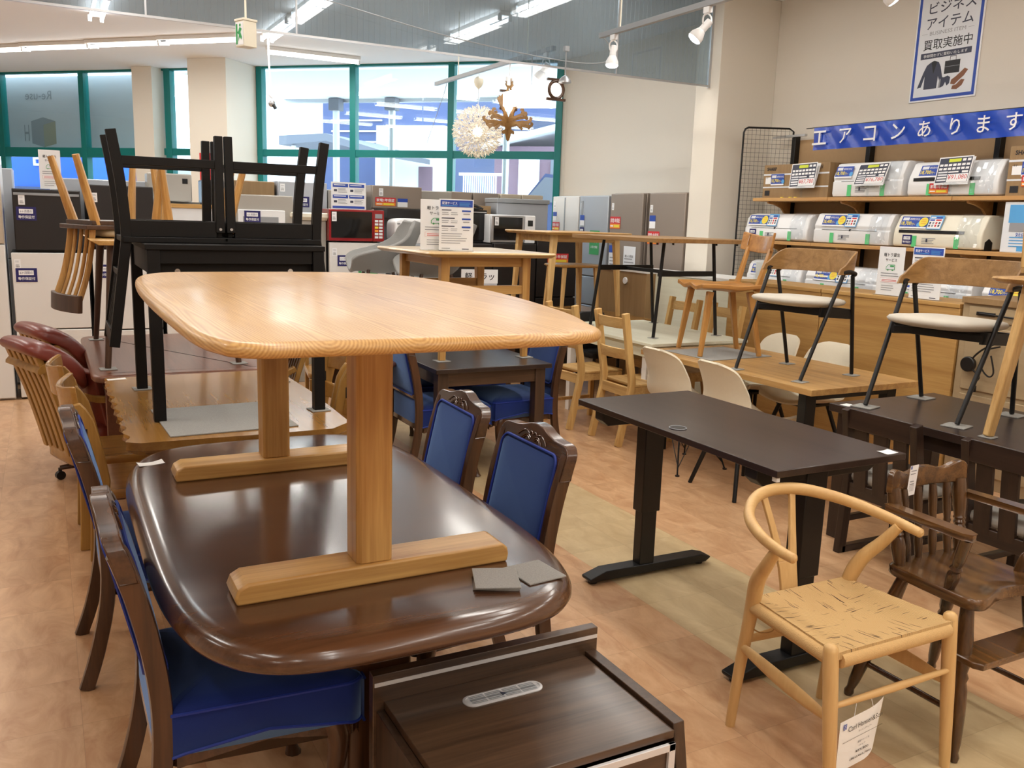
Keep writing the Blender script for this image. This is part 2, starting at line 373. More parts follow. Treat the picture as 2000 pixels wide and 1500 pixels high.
WHITE, BLUE, YEL, BLK, RED, GRN, GREY, ORG, SKY, NAVY, TAPE, BRN, LIME, PALE, SLATE, VIO = range(16)
pm('banner_blue', lin(30, 74, 190), .18, noise=.12, nscale=8, coat=.6, bump=.5, bscale=30)
pm('tube_light', (1, .97, .92, 1), .5, emit=9); pm('bulb_cool', (.86, .93, 1, 1), .5, emit=22); pm('bulb_warm', (1, .88, .66, 1), .5, emit=12)
glassmat('pane', (.90, .97, .99), .05); glassmat('smoke_glass', (.60, .67, .72), .05, body=.12, bodycol=(.45, .52, .56)); glassmat('acrylic', (.95, .97, .98), .06)
glassmat('clear_film', (.93, .95, .97), .09, .12, body=.05, bodycol=(.9, .93, .96))
# floor: 305 mm vinyl tiles, a paler aisle strip
m, N, L, b = newmat('vinyl_tile')
tc = N.new('ShaderNodeTexCoord'); sp = N.new('ShaderNodeSeparateXYZ'); L.new(tc.outputs['Object'], sp.inputs[0])
def mth(op, a, bb=None, cc=None):
    k = N.new('ShaderNodeMath'); k.operation = op
    for i, q in enumerate((a, bb, cc)):
        if q is None: continue
        if isinstance(q, (int, float)): k.inputs[i].default_value = q
        else: L.new(q, k.inputs[i])
    return k.outputs[0]
qx = mth('DIVIDE', mth('SUBTRACT', sp.outputs[0], 2.155), .305); qy = mth('DIVIDE', mth('SUBTRACT', sp.outputs[1], .035), .305)
ix, iy = mth('FLOOR', qx), mth('FLOOR', qy)
cb = N.new('ShaderNodeCombineXYZ'); L.new(ix, cb.inputs[0]); L.new(iy, cb.inputs[1])
wn = N.new('ShaderNodeTexWhiteNoise'); wn.noise_dimensions = '2D'; L.new(cb.outputs[0], wn.inputs['Vector'])
mp = N.new('ShaderNodeMapping'); L.new(tc.outputs['Object'], mp.inputs[0]); mp.inputs['Scale'].default_value = (7, 3.2, 1)
ofs = N.new('ShaderNodeVectorMath'); ofs.operation = 'MULTIPLY_ADD'; ofs.inputs[1].default_value = (9, 9, 9); L.new(wn.outputs['Color'], ofs.inputs[0]); L.new(mp.outputs[0], ofs.inputs[2])
nz = N.new('ShaderNodeTexNoise'); nz.inputs['Detail'].default_value = 7; nz.inputs['Roughness'].default_value = .62; nz.inputs['Distortion'].default_value = 1.1; nz.inputs['Scale'].default_value = 1.3; L.new(ofs.outputs[0], nz.inputs['Vector'])
r1 = N.new('ShaderNodeValToRGB'); L.new(nz.outputs['Fac'], r1.inputs[0])
r1.color_ramp.elements[0].position = .3; r1.color_ramp.elements[0].color = lin(188, 140, 100); r1.color_ramp.elements[1].position = .72; r1.color_ramp.elements[1].color = lin(224, 184, 142)
r2 = N.new('ShaderNodeValToRGB'); L.new(nz.outputs['Fac'], r2.inputs[0])
r2.color_ramp.elements[0].position = .3; r2.color_ramp.elements[0].color = lin(190, 164, 122); r2.color_ramp.elements[1].position = .72; r2.color_ramp.elements[1].color = lin(214, 192, 150)
strip = mth('MULTIPLY', mth('GREATER_THAN', sp.outputs[0], 2.155), mth('LESS_THAN', sp.outputs[0], 2.765))
mx = N.new('ShaderNodeMix'); mx.data_type = 'RGBA'; L.new(strip, mx.inputs[0]); L.new(r1.outputs[0], mx.inputs[6]); L.new(r2.outputs[0], mx.inputs[7])
br = N.new('ShaderNodeMix'); br.data_type = 'RGBA'; br.blend_type = 'MULTIPLY'; br.inputs[0].default_value = 1; L.new(mx.outputs[2], br.inputs[6])
L.new(mth('MULTIPLY_ADD', wn.outputs['Value'], .10, .92), br.inputs[7])
fx = mth('ABSOLUTE', mth('SUBTRACT', mth('SUBTRACT', qx, ix), .5)); fy = mth('ABSOLUTE', mth('SUBTRACT', mth('SUBTRACT', qy, iy), .5))
gr = mth('GREATER_THAN', mth('MAXIMUM', fx, fy), .4965)
gm = N.new('ShaderNodeMix'); gm.data_type = 'RGBA'; gm.blend_type = 'MULTIPLY'; L.new(mth('MULTIPLY', gr, .3), gm.inputs[0]); L.new(br.outputs[2], gm.inputs[6]); gm.inputs[7].default_value = (.35, .3, .25, 1)
L.new(gm.outputs[2], b.inputs['Base Color']); b.inputs['Roughness'].default_value = .3; b.inputs['Coat Weight'].default_value = .15; b.inputs['Coat Roughness'].default_value = .2

# ================================================================ room shell
CZ = 3.65
plan = [(-7, -6), (6.25, -6), (6.25, 10.45), (-7, 23.7)]
struct('floor', MB().prism(plan, -.12, 0), 'vinyl_tile')
struct('ceiling', MB().prism([(-7.1, -6.1), (6.45, -6.1), (6.45, 10.4), (-7.1, 23.9)], CZ, CZ + .12), 'ceiling_board')
struct('wall_right', MB().bx(6.25, 6.45, -6, 10.55, 0, CZ), 'wallpaper')
struct('wall_back', MB().bx(-7, 6.25, -6.2, -6, 0, CZ), 'wallpaper')
struct('wall_left', MB().bx(-7.2, -7, -6, 24, 0, CZ), 'wallpaper')
struct('pillar_right', MB().bx(5.57, 6.25, 6.617, 6.945, 0, CZ), 'pillar_paper', .004)
FW = Matrix.Translation((8.35, 8.35, 0)) @ Matrix.Rotation(math.radians(-45), 4, 'Z')     # the glazed front runs at 45 degrees
def fw(o): o.matrix_world = FW; return o
fw(struct('pillar_far', MB().bx(-8.32, -7.69, -.75, .1, 0, CZ), 'pillar_paper', .004))
fw(struct('pillar_left', MB().bx(-9.70, -9.34, -.24, .1, 0, CZ), 'pillar_paper', .004))
fw(struct('wall_far', MB().bx(-24, -16.0, 0, .2, 0, CZ).bx(-16, -2.95, 0, .2, 0, .35).bx(-3.04, -2.7, 0, .2, 0, CZ), 'wallpaper'))
def window(n, t0, t1, muls, wm, deep, z0=.35):
    f = MB()
    for t in muls: f.bx(t - wm / 2, t + wm / 2, -.03, .09, z0, CZ)
    f.bx(t0, t1, -.02, .08, 2.475 - deep, 2.475); f.bx(t0, t1, -.02, .08, z0, z0 + .08); f.bx(t0, t1, -.02, .08, CZ - .03, CZ)
    fr = fw(struct(n, f, 'teal_frame', .004))
    g = MB().bx(t0, t1, .02, .028, z0 + .08, CZ - .03).build('pane', 'pane', fr)
    return fr
window('window_1', -7.69, -3.04, (-7.635, -6.11, -4.61, -3.07), .09, .10)
window('window_2', -9.34, -8.32, (-9.24, -8.37), .11, .10)
window('window_3', -16, -9.70, (-10.85, -12.5, -14.2, -15.9, -9.75), .10, .15)

# smoke barrier of wired glass hung across the ceiling
sb = thing('smoke_barrier', 'clear wired glass smoke screen hanging across the ceiling with a white bottom rail', 'glass screen', (0, 6.75, 2.834))
MB().bx(-4.5, 5.57, -.004, .004, .012, CZ - 2.834).build('glass_panel', 'smoke_glass', sb)
mb = MB()
for i in range(150): x = -.9 + i * .044; mb.bx(x, x + .0012, -.0012, .0012, .02, CZ - 2.834)
w_ = mb.build('embedded_wires', 'grey_plastic', sb); w_['kind'] = 'stuff'
MB().bx(-4.5, 5.55, -.008, .008, -.004, .012).build('bottom_rail', 'steel', sb)
for x in (.70, 1.72, 4.52): MB().bx(x - .006, x + .006, -.008, .008, .01, CZ - 2.834).build('panel_joint', 'steel', sb)
MB().bx(5.545, 5.57, -.011, .011, -.012, CZ - 2.834).build('end_channel', 'steel', sb)
tag(MB().tube(cr([(.55, 6.55, 3.25), (1.9, 6.62, 3.08), (2.9, 6.66, 2.95), (3.9, 6.68, 2.885), (4.3, 6.6, 2.9), (4.15, 6.3, 2.95), (3.98, 6.15, 3.0)], 8), .004, 6).build('cable', 'grey_plastic'), 'thin white cable sagging along the glass smoke screen below the ceiling', 'cable')

# ceiling tube fixtures
def fixture(loc, rz, label, tubes=2, group=None, watts=None):
    t = thing('ceiling_light', label, 'ceiling light', loc, rz, group)
    MB().bx(-.62, .62, -.06, .06, -.045, 0).build('housing', 'white_paint', t, .006)
    for s in ((-.06, .06) if tubes == 2 else (0,)):
        MB().cyl((-.6, s, -.075), (.6, s, -.075), .017, n=8).build('tube', 'tube_light', t)
        for e in (-1, 1): MB().bx(e * .61 - .012, e * .61 + .012, s - .02, s + .02, -.1, -.03).build('socket', 'white_plastic', t, .003)
    ld = bpy.data.lights.new('tube_glow', 'AREA'); ld.shape = 'RECTANGLE'; ld.size = 1.2; ld.size_y = .16; ld.energy = watts or LAMP_W; ld.color = WARM; ld.spread = math.radians(178)
    lo = bpy.data.objects.new('tube_glow', ld); C.objects.link(lo); lo.parent = t; lo.location = (0, 0, -.11)
    return t
for k, x in enumerate((4.3, 2.5, .65, -1.2, -3.1)):
    for y in (-4.3, -2.6, -.9, .8, 2.5, 4.2, 5.9, 7.5, 9.1, 10.6):
        if y > 13.2 - x * .75 or (k > 2 and y in (-4.3, -.9, 2.5, 5.9)): continue
        seen = y > 6.5
        fixture((x, y, CZ), 90, 'twin tube ceiling light behind the glass screen, in the row %s' % ('above the paper ball lamp' if x > 4 else 'above the far window' if x > 2 else 'at far top left') if seen else 'twin tube ceiling light overhead, in front of the glass screen',
                group='ceiling lights behind the glass screen in one row' if seen else 'ceiling lights overhead')
for i, (x, y) in enumerate(((-.45, 14.35), (.33, 13.49), (1.08, 12.65), (1.84, 11.83))):
    fixture((x, y, CZ), -45.5, 'single tube ceiling light at the far left, %s of the slanting row' % ('leftmost', 'second from the left', 'second from the right', 'rightmost')[i], 1, 'slanting row of tube lights by the left windows')
fixture((3.3, 12.05, CZ), 0, 'bright single tube ceiling light against the big far window beside the camera arm', 1, watts=24)

# ================================================================ outdoors
pm('asphalt', lin(205, 205, 205), .9, noise=.06, nscale=3); pm('render_white', lin(238, 240, 242), .8); pm('slate_wall', lin(70, 84, 124), .7, noise=.1, nscale=3)
pm('roof_grey', lin(112, 116, 126), .7); pm('siding_mauve', lin(128, 104, 116), .8); pm('soffit', lin(252, 252, 252), .8); pm('blue_paint', lin(24, 96, 214), .4); pm('sign_grey', lin(190, 195, 200), .6)
g = struct('ground', MB().bx(-40, 40, .25, 60, -.2, -.06), 'asphalt'); fw(g)
def out(name, label, cat, parts, group=None):
    t = thing(name, label, cat, group=group); t.matrix_world = FW
    for pn, mb, m in parts: mb.build(pn, m, t)
    return t
out('canopy', 'broad white porch canopy outside over the windows', 'canopy', [('soffit', MB().bx(-9.2, 2, .25, 3.3, 3.62, 3.75), 'soffit'), ('fascia', MB().bx(-9.2, 2, 3.2, 3.32, 3.56, 3.75), 'steel')])
for t_, m_, l_ in ((-8.06, 'render_white', 'white round canopy post outside behind the left half of the big window'), (-6.95, 'steel', 'grey steel canopy post outside near the middle of the big window'), (-4.8, 'steel', 'pale grey canopy post outside behind the antler lamp')):
    out('canopy_post', l_, 'post', [('post', MB().cyl((t_, 3.1, -.06), (t_, 3.1, 3.5), .06, n=12), m_), ('bracket', MB().bx(t_ - .1, t_ + .1, 3.0, 3.195, 3.4, 3.61), 'roof_grey')])
out('house', 'dark slate blue house with white annex across the street', 'house', [
    ('wall', MB().bx(-13.3, -9.3, 12, 17, -.1, 5.2), 'slate_wall'), ('annex', MB().bx(-11.2, -9.2, 11.2, 12, -.1, 4.0), 'render_white'),
    ('balcony', MB().bx(-16, -13.3, 12.5, 16, -.1, 5.6), 'render_white'), ('window', MB().bx(-9.9, -9.5, 11.15, 11.2, 1.4, 2.9), 'siding_mauve'),
    ('louvres', MB().bx(-13, -11.4, 11.94, 11.99, 3.3, 3.34).bx(-13, -11.4, 11.94, 11.99, 3.6, 3.64).bx(-13, -11.4, 11.94, 11.99, 3.9, 3.94).bx(-13, -11.4, 11.94, 11.99, 4.2, 4.24), 'render_white')])
out('carport', 'low grey roofed carport outside left of the white post', 'carport', [('roof', MB().prism([(-12.3, 3.2), (-11, 3.3), (-9.5, 2.95), (-9.5, 3.08), (-11, 3.48), (-12.3, 3.42)], 8, 11, 'xz'), 'roof_grey'),
    ('post', MB().cyl((-12, 8.2, -.1), (-12, 8.2, 3.2), .06), 'render_white'), ('post', MB().cyl((-9.7, 8.2, -.1), (-9.7, 8.2, 2.96), .06), 'render_white')])
out('house', 'mauve sided house with pale sloping roof outside behind the antler lamp', 'house', [
    ('wall', MB().bx(-7.05, -4.6, 9.2, 13, -.1, 3.3), 'siding_mauve'), ('roof', MB().prism([(-7.3, 3.22), (-5.0, 3.75), (-4.5, 3.75), (-4.5, 3.9), (-5.0, 3.9), (-7.3, 3.34)], 8.9, 13, 'xz'), 'render_white'),
    ('upper_wall', MB().bx(-9.2, -5.5, 14, 17, 4.42, 4.78), 'slate_wall'), ('door', MB().bx(-6.4, -5.9, 9.1, 9.2, -.1, 3.0), 'render_white'), ('window', MB().bx(-5.6, -5.0, 9.1, 9.2, 2.2, 3.0), 'roof_grey')])
mb = MB()
for i in range(16): mb.bx(-7.0 + i * .05, -6.98 + i * .05, 6.9, 6.94, 1.2, 2.5)
out('fence', 'white picket railing outside low in the big window', 'fence', [('pickets', mb, 'render_white'), ('rail', MB().bx(-7.1, -6.1, 6.9, 6.95, 2.48, 2.54).bx(-7.1, -6.1, 6.85, 7.0, -.1, 1.2), 'render_white')])
out('parked_van', 'blue van parked outside low at the right end of the window', 'van', [('body', MB().prism([(-5.3, .3), (-3.6, .3), (-3.4, 2.3), (-4.6, 2.45), (-5.05, 1.9), (-5.3, 1.8)], 5.0, 6.6, 'xz'), 'slate_wall'), ('windscreen', MB().prism([(-5.0, 1.92), (-4.6, 2.38), (-4.3, 2.36), (-4.3, 1.9)], 4.97, 5.0, 'xz'), 'roof_grey'), ('wheel', MB().cyl((-4.9, 4.95, .3), (-4.9, 5.2, .3), .32, n=20), 'dark_void')])
out('blue_kiosk', 'bright blue kiosk with slatted shutter outside behind the left sign', 'kiosk', [('body', MB().bx(-15.1, -13.1, 2.6, 4.2, -.06, 2.55), 'blue_paint'),
    ('shutter', (lambda q: [q.bx(-15.0, -13.9, 2.56, 2.6, .9 + i * .12, .95 + i * .12) for i in range(9)] and q)(MB()), 'slate_wall'), ('emblem', MB().bx(-14.5, -14.2, 2.56, 2.6, 2.32, 2.36).bx(-14.5, -14.46, 2.56, 2.6, 2.32, 2.46).bx(-14.5, -14.2, 2.56, 2.6, 2.44, 2.48), 'render_white')])
out('entrance_lobby', 'white framed lobby with red lettered board beyond the left door glass', 'lobby', [('wall', MB().bx(-11.0, -9.75, 1.6, 1.8, -.06, 2.4), 'render_white'), ('red_board', MB().bx(-10.6, -9.9, 1.55, 1.6, 1.86, 2.0), 'print_red'), ('blue_board', MB().bx(-11.2, -11.0, 1.4, 1.6, .6, 2.3), 'blue_paint')])
# back of the shop sign outside the upper left panes, its lettering showing through mirrored
t = out('shop_sign', 'grey shop sign board outside the upper left panes, its lettering mirrored from behind', 'sign', [('board', MB().bx(-16, -9.9, .3, .38, 2.36, 3.62), 'sign_grey')])
pm('sign_ghost', lin(140, 146, 152), .6); pm('sign_ghost_warm', lin(150, 148, 128), .6)
MB().text('Re-use', (-11.75, .296, 3.26), (-1, 0, 0), (0, 0, 1), .14, None).build('mirrored_lettering', 'sign_ghost', t)
f = MB(); f.add([(-12.2, .297, 2.56), (-11.95, .297, 2.5), (-11.95, .297, 2.86), (-12.2, .297, 2.92)], [(0, 1, 2, 3)]); f.add([(-12.2, .297, 2.92), (-11.95, .297, 2.86), (-11.7, .297, 2.92), (-11.95, .297, 2.98)], [(0, 1, 2, 3)])
f.build('emblem', 'sign_ghost', t); MB().add([(-11.95, .297, 2.5), (-11.7, .297, 2.56), (-11.7, .297, 2.92), (-11.95, .297, 2.86)], [(0, 1, 2, 3)]).build('emblem_face', 'sign_ghost_warm', t)
MB().text('H', (-12.25, .296, 2.6), (-1, 0, 0), (0, 0, 1), .26, .1).build('mirrored_lettering', 'sign_ghost', t)
tag(fw(MB().add([(-8.16, -.757, 1.3), (-7.86, -.757, 1.3), (-7.86, -.757, 2.36), (-8.16, -.757, 2.36), (-8.16, -.751, 1.3), (-7.86, -.751, 1.3), (-7.86, -.751, 2.36), (-8.16, -.751, 2.36)], [(0, 1, 2, 3), (4, 7, 6, 5), (0, 4, 5, 1), (1, 5, 6, 2), (2, 6, 7, 3), (3, 7, 4, 0)], 0).build('red_poster', ['print_red'])), 'red poster on the far pillar behind the upturned black chairs', 'poster')

# ================================================================ helpers for furniture
def shear(mb, prof, k0=0):
    """push vertices along y following a (z, y) profile, for raked backs"""
    def yb(z):
        if z <= prof[0][0]: return prof[0][1]
        for (a, b), (c, d) in zip(prof, prof[1:]):
            if z <= c: return b + (d - b) * (z - a) / (c - a)
        return prof[-1][1]
    for i in range(k0, len(mb.v)): x, y, z = mb.v[i]; mb.v[i] = (x, y + yb(z), z)
    return mb
def mapv(mb, fn): mb.v = [tuple(fn(*q)) for q in mb.v]; return mb
def swapxz(mb): return mapv(mb, lambda x, y, z: (x, -z, y))          # plan outline stands up: (x, y, z) -> (x, -z, y)
def price_label(parent, O, U, Vv, w=.035, h=.06, kind=0, name='price_tag'):
    """little white barcode label"""
    mb = MB(); f = Face(mb, O, U, Vv, .0005)
    N = V(U).normalized().cross(V(Vv).normalized()); f.rect(0, 0, w, h, WHITE, 1)
    f.lines(w * .15, h * .8, w * .7, 2, h * .1, h * .03, GREY)
    for i in range(11): f.rect(w * (.2 + .055 * i), h * .14, w * (.02 + .02 * (i % 3 == 0)), h * .2, BLK)
    f.lines(w * .2, h * .45, w * .6, 2, h * .09, h * .035, GREY)
    if kind == 1: f.rect(0, h * .86, w * .3, h * .14, VIO); f.rect(w * .7, h * .86, w * .3, h * .14, GRN)
    if kind == 2: f.rect(w * .04, h * .88, w * .22, h * .1, BLUE)
    return mb.build(name, PR, parent)
def paper_tag(name, label, loc, rz, w=.1, d=.035, fold=0):
    mb = MB(); mb.sheet(lambda u, v: ((u - .5) * w, (v - .5) * d, .0008 + fold * (.0 + .012 * (u - .5) ** 2 * 4 * (1 if v > .4 else .3))), 6, 3, .0006)
    o = tag(mb.build(name, 'paper'), label, 'tag'); o.location = loc; o.rotation_euler = (0, 0, math.radians(rz)); return o

# ================================================================ blue velvet dining chair (faces local +y)
RAKE = [(0, -.285), (.12, -.245), (.28, -.21), (.42, -.2), (.55, -.208), (.7, -.235), (.82, -.268), (.92, -.3)]
def make_velvet(name, label, group):
    t = thing(name, label, 'chair', group=group)
    for s in (-1, 1):
        pts = [(s * (.205 + .012 * (z < .1)), y, z) for z, y in RAKE[:-1]] + [(s * .205, -.278, .845)]
        MB().tube(cr(pts, 3), [(.024, .017)] * (len(pts) * 3 - 2), ref=(0, 1, 0), n=8, pw=5).build('rear_leg', 'dark_frame', t)
        P = cr([(s * .2, .17, .37), (s * .222, .2, .3), (s * .212, .195, .2), (s * .196, .178, .09), (s * .2, .186, .025), (s * .204, .19, 0)], 4)
        MB().tube(P, [.031 - .0 * i if i < 4 else max(.0135, .031 - .0019 * (i - 3)) if i < 15 else .015 + .002 * (i - 15) for i in range(len(P))], n=10).build('front_leg', 'dark_frame', t)
    top = [(-.226, .775), (-.226, .84), (-.215, .866), (-.19, .88), (-.13, .884), (-.08, .893), (-.04, .905), (0, .909), (.04, .905), (.08, .893), (.13, .884), (.19, .88), (.215, .866), (.226, .84), (.226, .775), (.186, .775), (.182, .815), (.165, .832), (.09, .84), (0, .846), (-.09, .84), (-.165, .832), (-.182, .815), (-.186, .775)]
    mb = MB()
    q = [(a, b) for a, b in top]
    def strip(o, y0, y1):
        n = len(o) // 2 + 1
        up = cr(o[:15], 3); dn = cr(list(reversed(o[14:] + [o[0]])), 3)
        m = min(len(up), len(dn)); R = []
        for i in range(len(up)):
            a = V((up[i][0], 0, up[i][1])); j = i / (len(up) - 1) * (len(dn) - 1); k = int(j); fr = j - k; b0 = dn[k]; b1 = dn[min(k + 1, len(dn) - 1)]
            b = V((b0[0] + (b1[0] - b0[0]) * fr, 0, b0[1] + (b1[1] - b0[1]) * fr))
            R.append([a + V((0, y0, 0)), a + V((0, y1, 0)), b + V((0, y1, 0)), b + V((0, y0, 0))])
        mb.rings(R)
    strip(q, -.02, .02); shear(mb, RAKE)
    crest = mb.build('crest_rail', 'dark_frame_x', t, .006, seg=3)
    mb = MB()
    for s in (-1, 1):
        for a, b, c in ((.01, .862, .06), (.02, .872, .075), (.015, .856, .05), (.0, .874, .035)):
            P = cr([(s * a, .0225, b), (s * (a + c * .4), .0225, b + .008), (s * (a + c * .8), .0225, b - .004), (s * (a + c), .0225, b - .016)], 4); mb.tube(P, .0017, 5)
    shear(mb, RAKE).build('carving', 'dark_frame_x', crest)
    shear(MB().bx(-.19, .19, -.016, .016, .505, .535), RAKE).build('cross_rail', 'dark_frame_x', t, .004)
    shear(MB().bx(-.19, .19, -.014, .014, .33, .365), RAKE).build('seat_rail', 'dark_frame_x', t, .004)
    o = rrect(.375, .318, .035, 5, 0, .686)
    o = [(x, z + (.012 * (1 - (x / .19) ** 2) if z > .7 else 0)) for x, z in o]
    mb = MB().pillow(o, -.028, .026, 5, 10); swapxz(mb); shear(mb, RAKE)
    pad = mb.build('back_pad', 'velvet', t)
    mb = MB()
    for y in (-.024, .024): mb.tube([(x, y, z) for x, z in inset(o, .004)], .0042, 6, closed=True)
    shear(mb, RAKE).build('piping', 'velvet_piping', pad)
    shear(swapxz(MB().pillow(rrect(.375, .15, .02, 4, 0, .43), -.02, .018, 6, 8)), RAKE).build('lower_back_panel', 'velvet', t)
    so = [(x * (.94 + .26 * y), y + .03 + (.014 * (1 - (x / .25) ** 2) if y > .15 else 0)) for x, y in rrect(.5, .46, .045, 5)]
    so = [q[:2] for q in cr(so + [so[0]], 2)][:-1]
    lift = lambda x, y, z: (x, y, z + (.042 * (1 - min(1, (x / .25) ** 2) * min(1, ((y - .03) / .235) ** 2)) if z < .365 else 0))
    mb = mapv(MB().dome(so, [(.99, .322), (1, .326), (1, .44), (.985, .449), (.94, .458), (.82, .468), (.6, .475), (.3, .478), (.05, .479)]), lift)
    seat = mb.build('seat_cushion', 'velvet', t, sharp=60)
    mb = MB().tube([(x, y, .445) for x, y in so], .0045, 6, closed=True); mb.tube([lift(x, y, .326) for x, y in so], .004, 6, closed=True)
    mb.build('piping', 'velvet_piping', seat)
    mapv(MB().dome(so, [(.955, .285), (.955, .36)]), lambda x, y, z: (x, y, z + (.05 * (1 - min(1, (x / .24) ** 2) * min(1, ((y - .03) / .225) ** 2)) if z < .33 else 0))).build('apron', 'dark_frame_x', t, .004)
    return t
VG = 'blue velvet dining chairs'
vc = make_velvet('dining_chair', 'blue velvet dining chair at the front left, nearest the camera', VG); vc.location = (.375, 2.165, 0); vc.rotation_euler.z = -PI / 2
dup(vc, (.325, 3.215, 0), -90, 'blue velvet chair on the left of the brown table, behind the nearest one')
for y, rz, l in ((2.46, 90, 'blue velvet chair on the right of the brown table, nearer the camera'), (3.06, 88, 'blue velvet chair on the right of the brown table, farther from the camera')):
    q = dup(vc, (1.13, y, 0), rz, l); price_label(q, (.12, -.2675, .835), (-1, 0, 0), (0, -.28, 1), .042, .05)
    q.children[-1].location = (0, .021, 0)
for x, y, rz, l in ((2.1, 4.93, -90, 'blue velvet chair left of the small dark table, partly hidden by the oak column'), (2.1, 5.62, -90, 'blue velvet chair left of the small dark table, farther one, mostly hidden'),
                    (2.66, 5.0, 90, 'blue velvet chair right of the small dark table, nearer one'), (2.66, 5.66, 90, 'blue velvet chair right of the small dark table, farther one')):
    dup(vc, (x, y, 0), rz, l)

# ================================================================ big brown table
t = thing('dining_table', 'large glossy dark brown dining table with rounded corners, among blue velvet chairs', 'table', (.69, 2.525, 0))
o = superell(.51, .905, 4.2, 96)
MB().slab(o, [(.05, .636), (.03, .638), (.016, .643), (.006, .651), (.0, .662), (.001, .672), (.008, .683), (.012, .688), (.02, .694), (.036, .6985), (.06, .70), (.2, .70)]).build('tabletop', 'walnut_top', t, sharp=50)
for y in (-.52, .52):
    MB().prism(rrect(.17, .10, .012, 3, 0, y), .06, .63).build('pedestal_leg', 'dark_frame', t)
    MB().prism([(-.3, 0), (.3, 0), (.3, .03), (.26, .055), (.1, .065), (-.1, .065), (-.26, .055), (-.3, .03)], y - .05, y + .05, 'xz').build('foot', 'dark_frame_x', t, .006)
MB().bx(-.03, .03, -.47, .47, .2, .29).build('stretcher', 'dark_frame_y', t, .004)
MB().bx(-.32, .32, -.6, .6, .60, .636).build('apron', 'dark_frame_y', t, .004)
paper_tag('price_tag', 'small folded white paper tag on the near left of the brown tabletop', (.283, 3.17, .70), 12, .085, .04, .5)

# ================================================================ oak trestle table standing on it
OT = (.66, 2.40, .70)
t = thing('dining_table', 'light oak trestle table with barrel-shaped top standing on the big brown table', 'table', OT)
pts = [(.245, 1.43), (.285, 1.398), (.36, 1.39), (.50, 1.386), (.65, 1.386), (.80, 1.388), (.9, 1.40), (.965, 1.445), (1.0, 1.54), (1.06, 1.72), (1.13, 2.1), (1.163, 2.5), (1.145, 2.78), (1.10, 2.93), (1.0, 3.05), (.88, 3.10), (.75, 3.116), (.5, 3.113), (.38, 3.10), (.3, 3.05), (.245, 2.92), (.216, 2.6), (.206, 2.2), (.208, 1.8), (.217, 1.55)]
o = [q[:2] for q in cr([(a - OT[0], b - OT[1]) for a, b in pts + [pts[0]]], 4)][:-1]
MB().slab(o, [(.016, .638), (.006, .640), (.001, .645), (0, .650), (.001, .656), (.005, .660), (.012, .6635), (.02, .665)]).build('tabletop', 'oak_board', t, sharp=55)
for y in (-.445, .565):
    o = [(-.045, -.036), (-.036, -.045), (.036, -.045), (.045, -.036), (.045, .036), (.036, .045), (-.036, .045), (-.045, .036)]
    MB().prism([(a, b + y) for a, b in o], .05, .638).build('column', 'oak_z', t, .003)
    p = [(-.325, 0), (.353, 0), (.357, .02), (.353, .038), (.34, .05), (-.3, .05), (-.322, .038), (-.33, .018)]
    MB().prism(p, y - .055, y + .055, 'xz').build('foot', 'oak_x', t, .006, seg=3)
    MB().bx(-.30, .31, y - .04, y + .04, .6, .638).build('top_cleat', 'oak_x', t, .003)
# felt squares on the brown table
for i, (x, y, z, rz, n, l) in enumerate(((.93, 1.80, .7005, -27, 3, 'stack of small grey felt squares beside the oak foot on the brown table'), (1.015, 1.805, .7005, 6, 1, 'single grey felt square leaning out right of the felt stack'))):
    for k in range(n):
        mb = MB().bx(-.055, .055, -.06, .06, 0, .004)
        q = tag(mb.build('felt_pad', 'felt', None, .001), ('topmost grey felt square of the little stack by the oak foot' if k == n - 1 else 'grey felt square lying under others in the little stack by the oak foot') if n > 1 else l, 'felt pad', 'loose felt pads on the brown table')
        q.location = (x - .002 * k, y - .004 * k, z + .0042 * k + (.0 if n > 1 else 0)); q.rotation_euler = (0, 0 if n > 1 else .05 * 0, math.radians(rz + 3 * k))
        if n == 1: q.location.x = 1.04

pm('alu', lin(225, 226, 228), .4, metal=.25)
# ================================================================ dark walnut TV board in the foreground
t = thing('tv_board', 'low dark walnut television board with oval cable vent, at the bottom edge of the photo', 'tv board', (0, 0, 0))
MB().bx(.632, 1.268, 1.845, 1.875, 0, .492).build('back_panel', 'tv_walnut', t, .002)
MB().bx(.636, 1.266, 1.8435, 1.8455, .462, .472).build('metal_strip', 'alu', t)
MB().bx(.66, 1.226, 1.452, 1.845, .40, .42).build('top_board', 'tv_walnut', t, .0015)
MB().prism([(1.845, 0), (1.845, .43), (1.462, .43), (1.43, .27), (1.43, 0)], 1.23, 1.262, 'yz').build('side_panel', 'tv_walnut_z', t, .002)
MB().bx(.64, .66, 1.47, 1.845, 0, .40).build('side_panel', 'tv_walnut_z', t, .002)
MB().bx(.66, 1.23, 1.46, 1.845, .02, .04).build('bottom_board', 'tv_walnut', t, .0015)
dr = MB().prism([(1.447, .06), (1.462, .06), (1.462, .37), (1.447, .395)], .67, 1.222, 'yz').build('door', 'tv_walnut', t, .001)
f = MB(); f.bx(.67, 1.222, 1.438, 1.447, .378, .396).bx(1.204, 1.222, 1.438, 1.447, .06, .396).bx(.67, .688, 1.438, 1.447, .06, .396).bx(.67, 1.222, 1.438, 1.447, .06, .078); f.build('door_trim', 'alu', dr, .001)
vo = rrect(.215, .05, .0249, 8, .937, 1.757)
v_ = MB().slab(vo, [(0, .42), (0, .4225), (.003, .424), (.007, .424), (.0075, .4225), (.02, .4225)]).build('cable_vent', 'alu', t)
mb = MB()
for j in range(6): y = 1.741 + j * .0064; [mb.bx(a, b, y - .0018, y + .0018, .4225, .4232) for a, b in ((.848, .888), (.893, .934), (.940, .981), (.986, 1.026))]
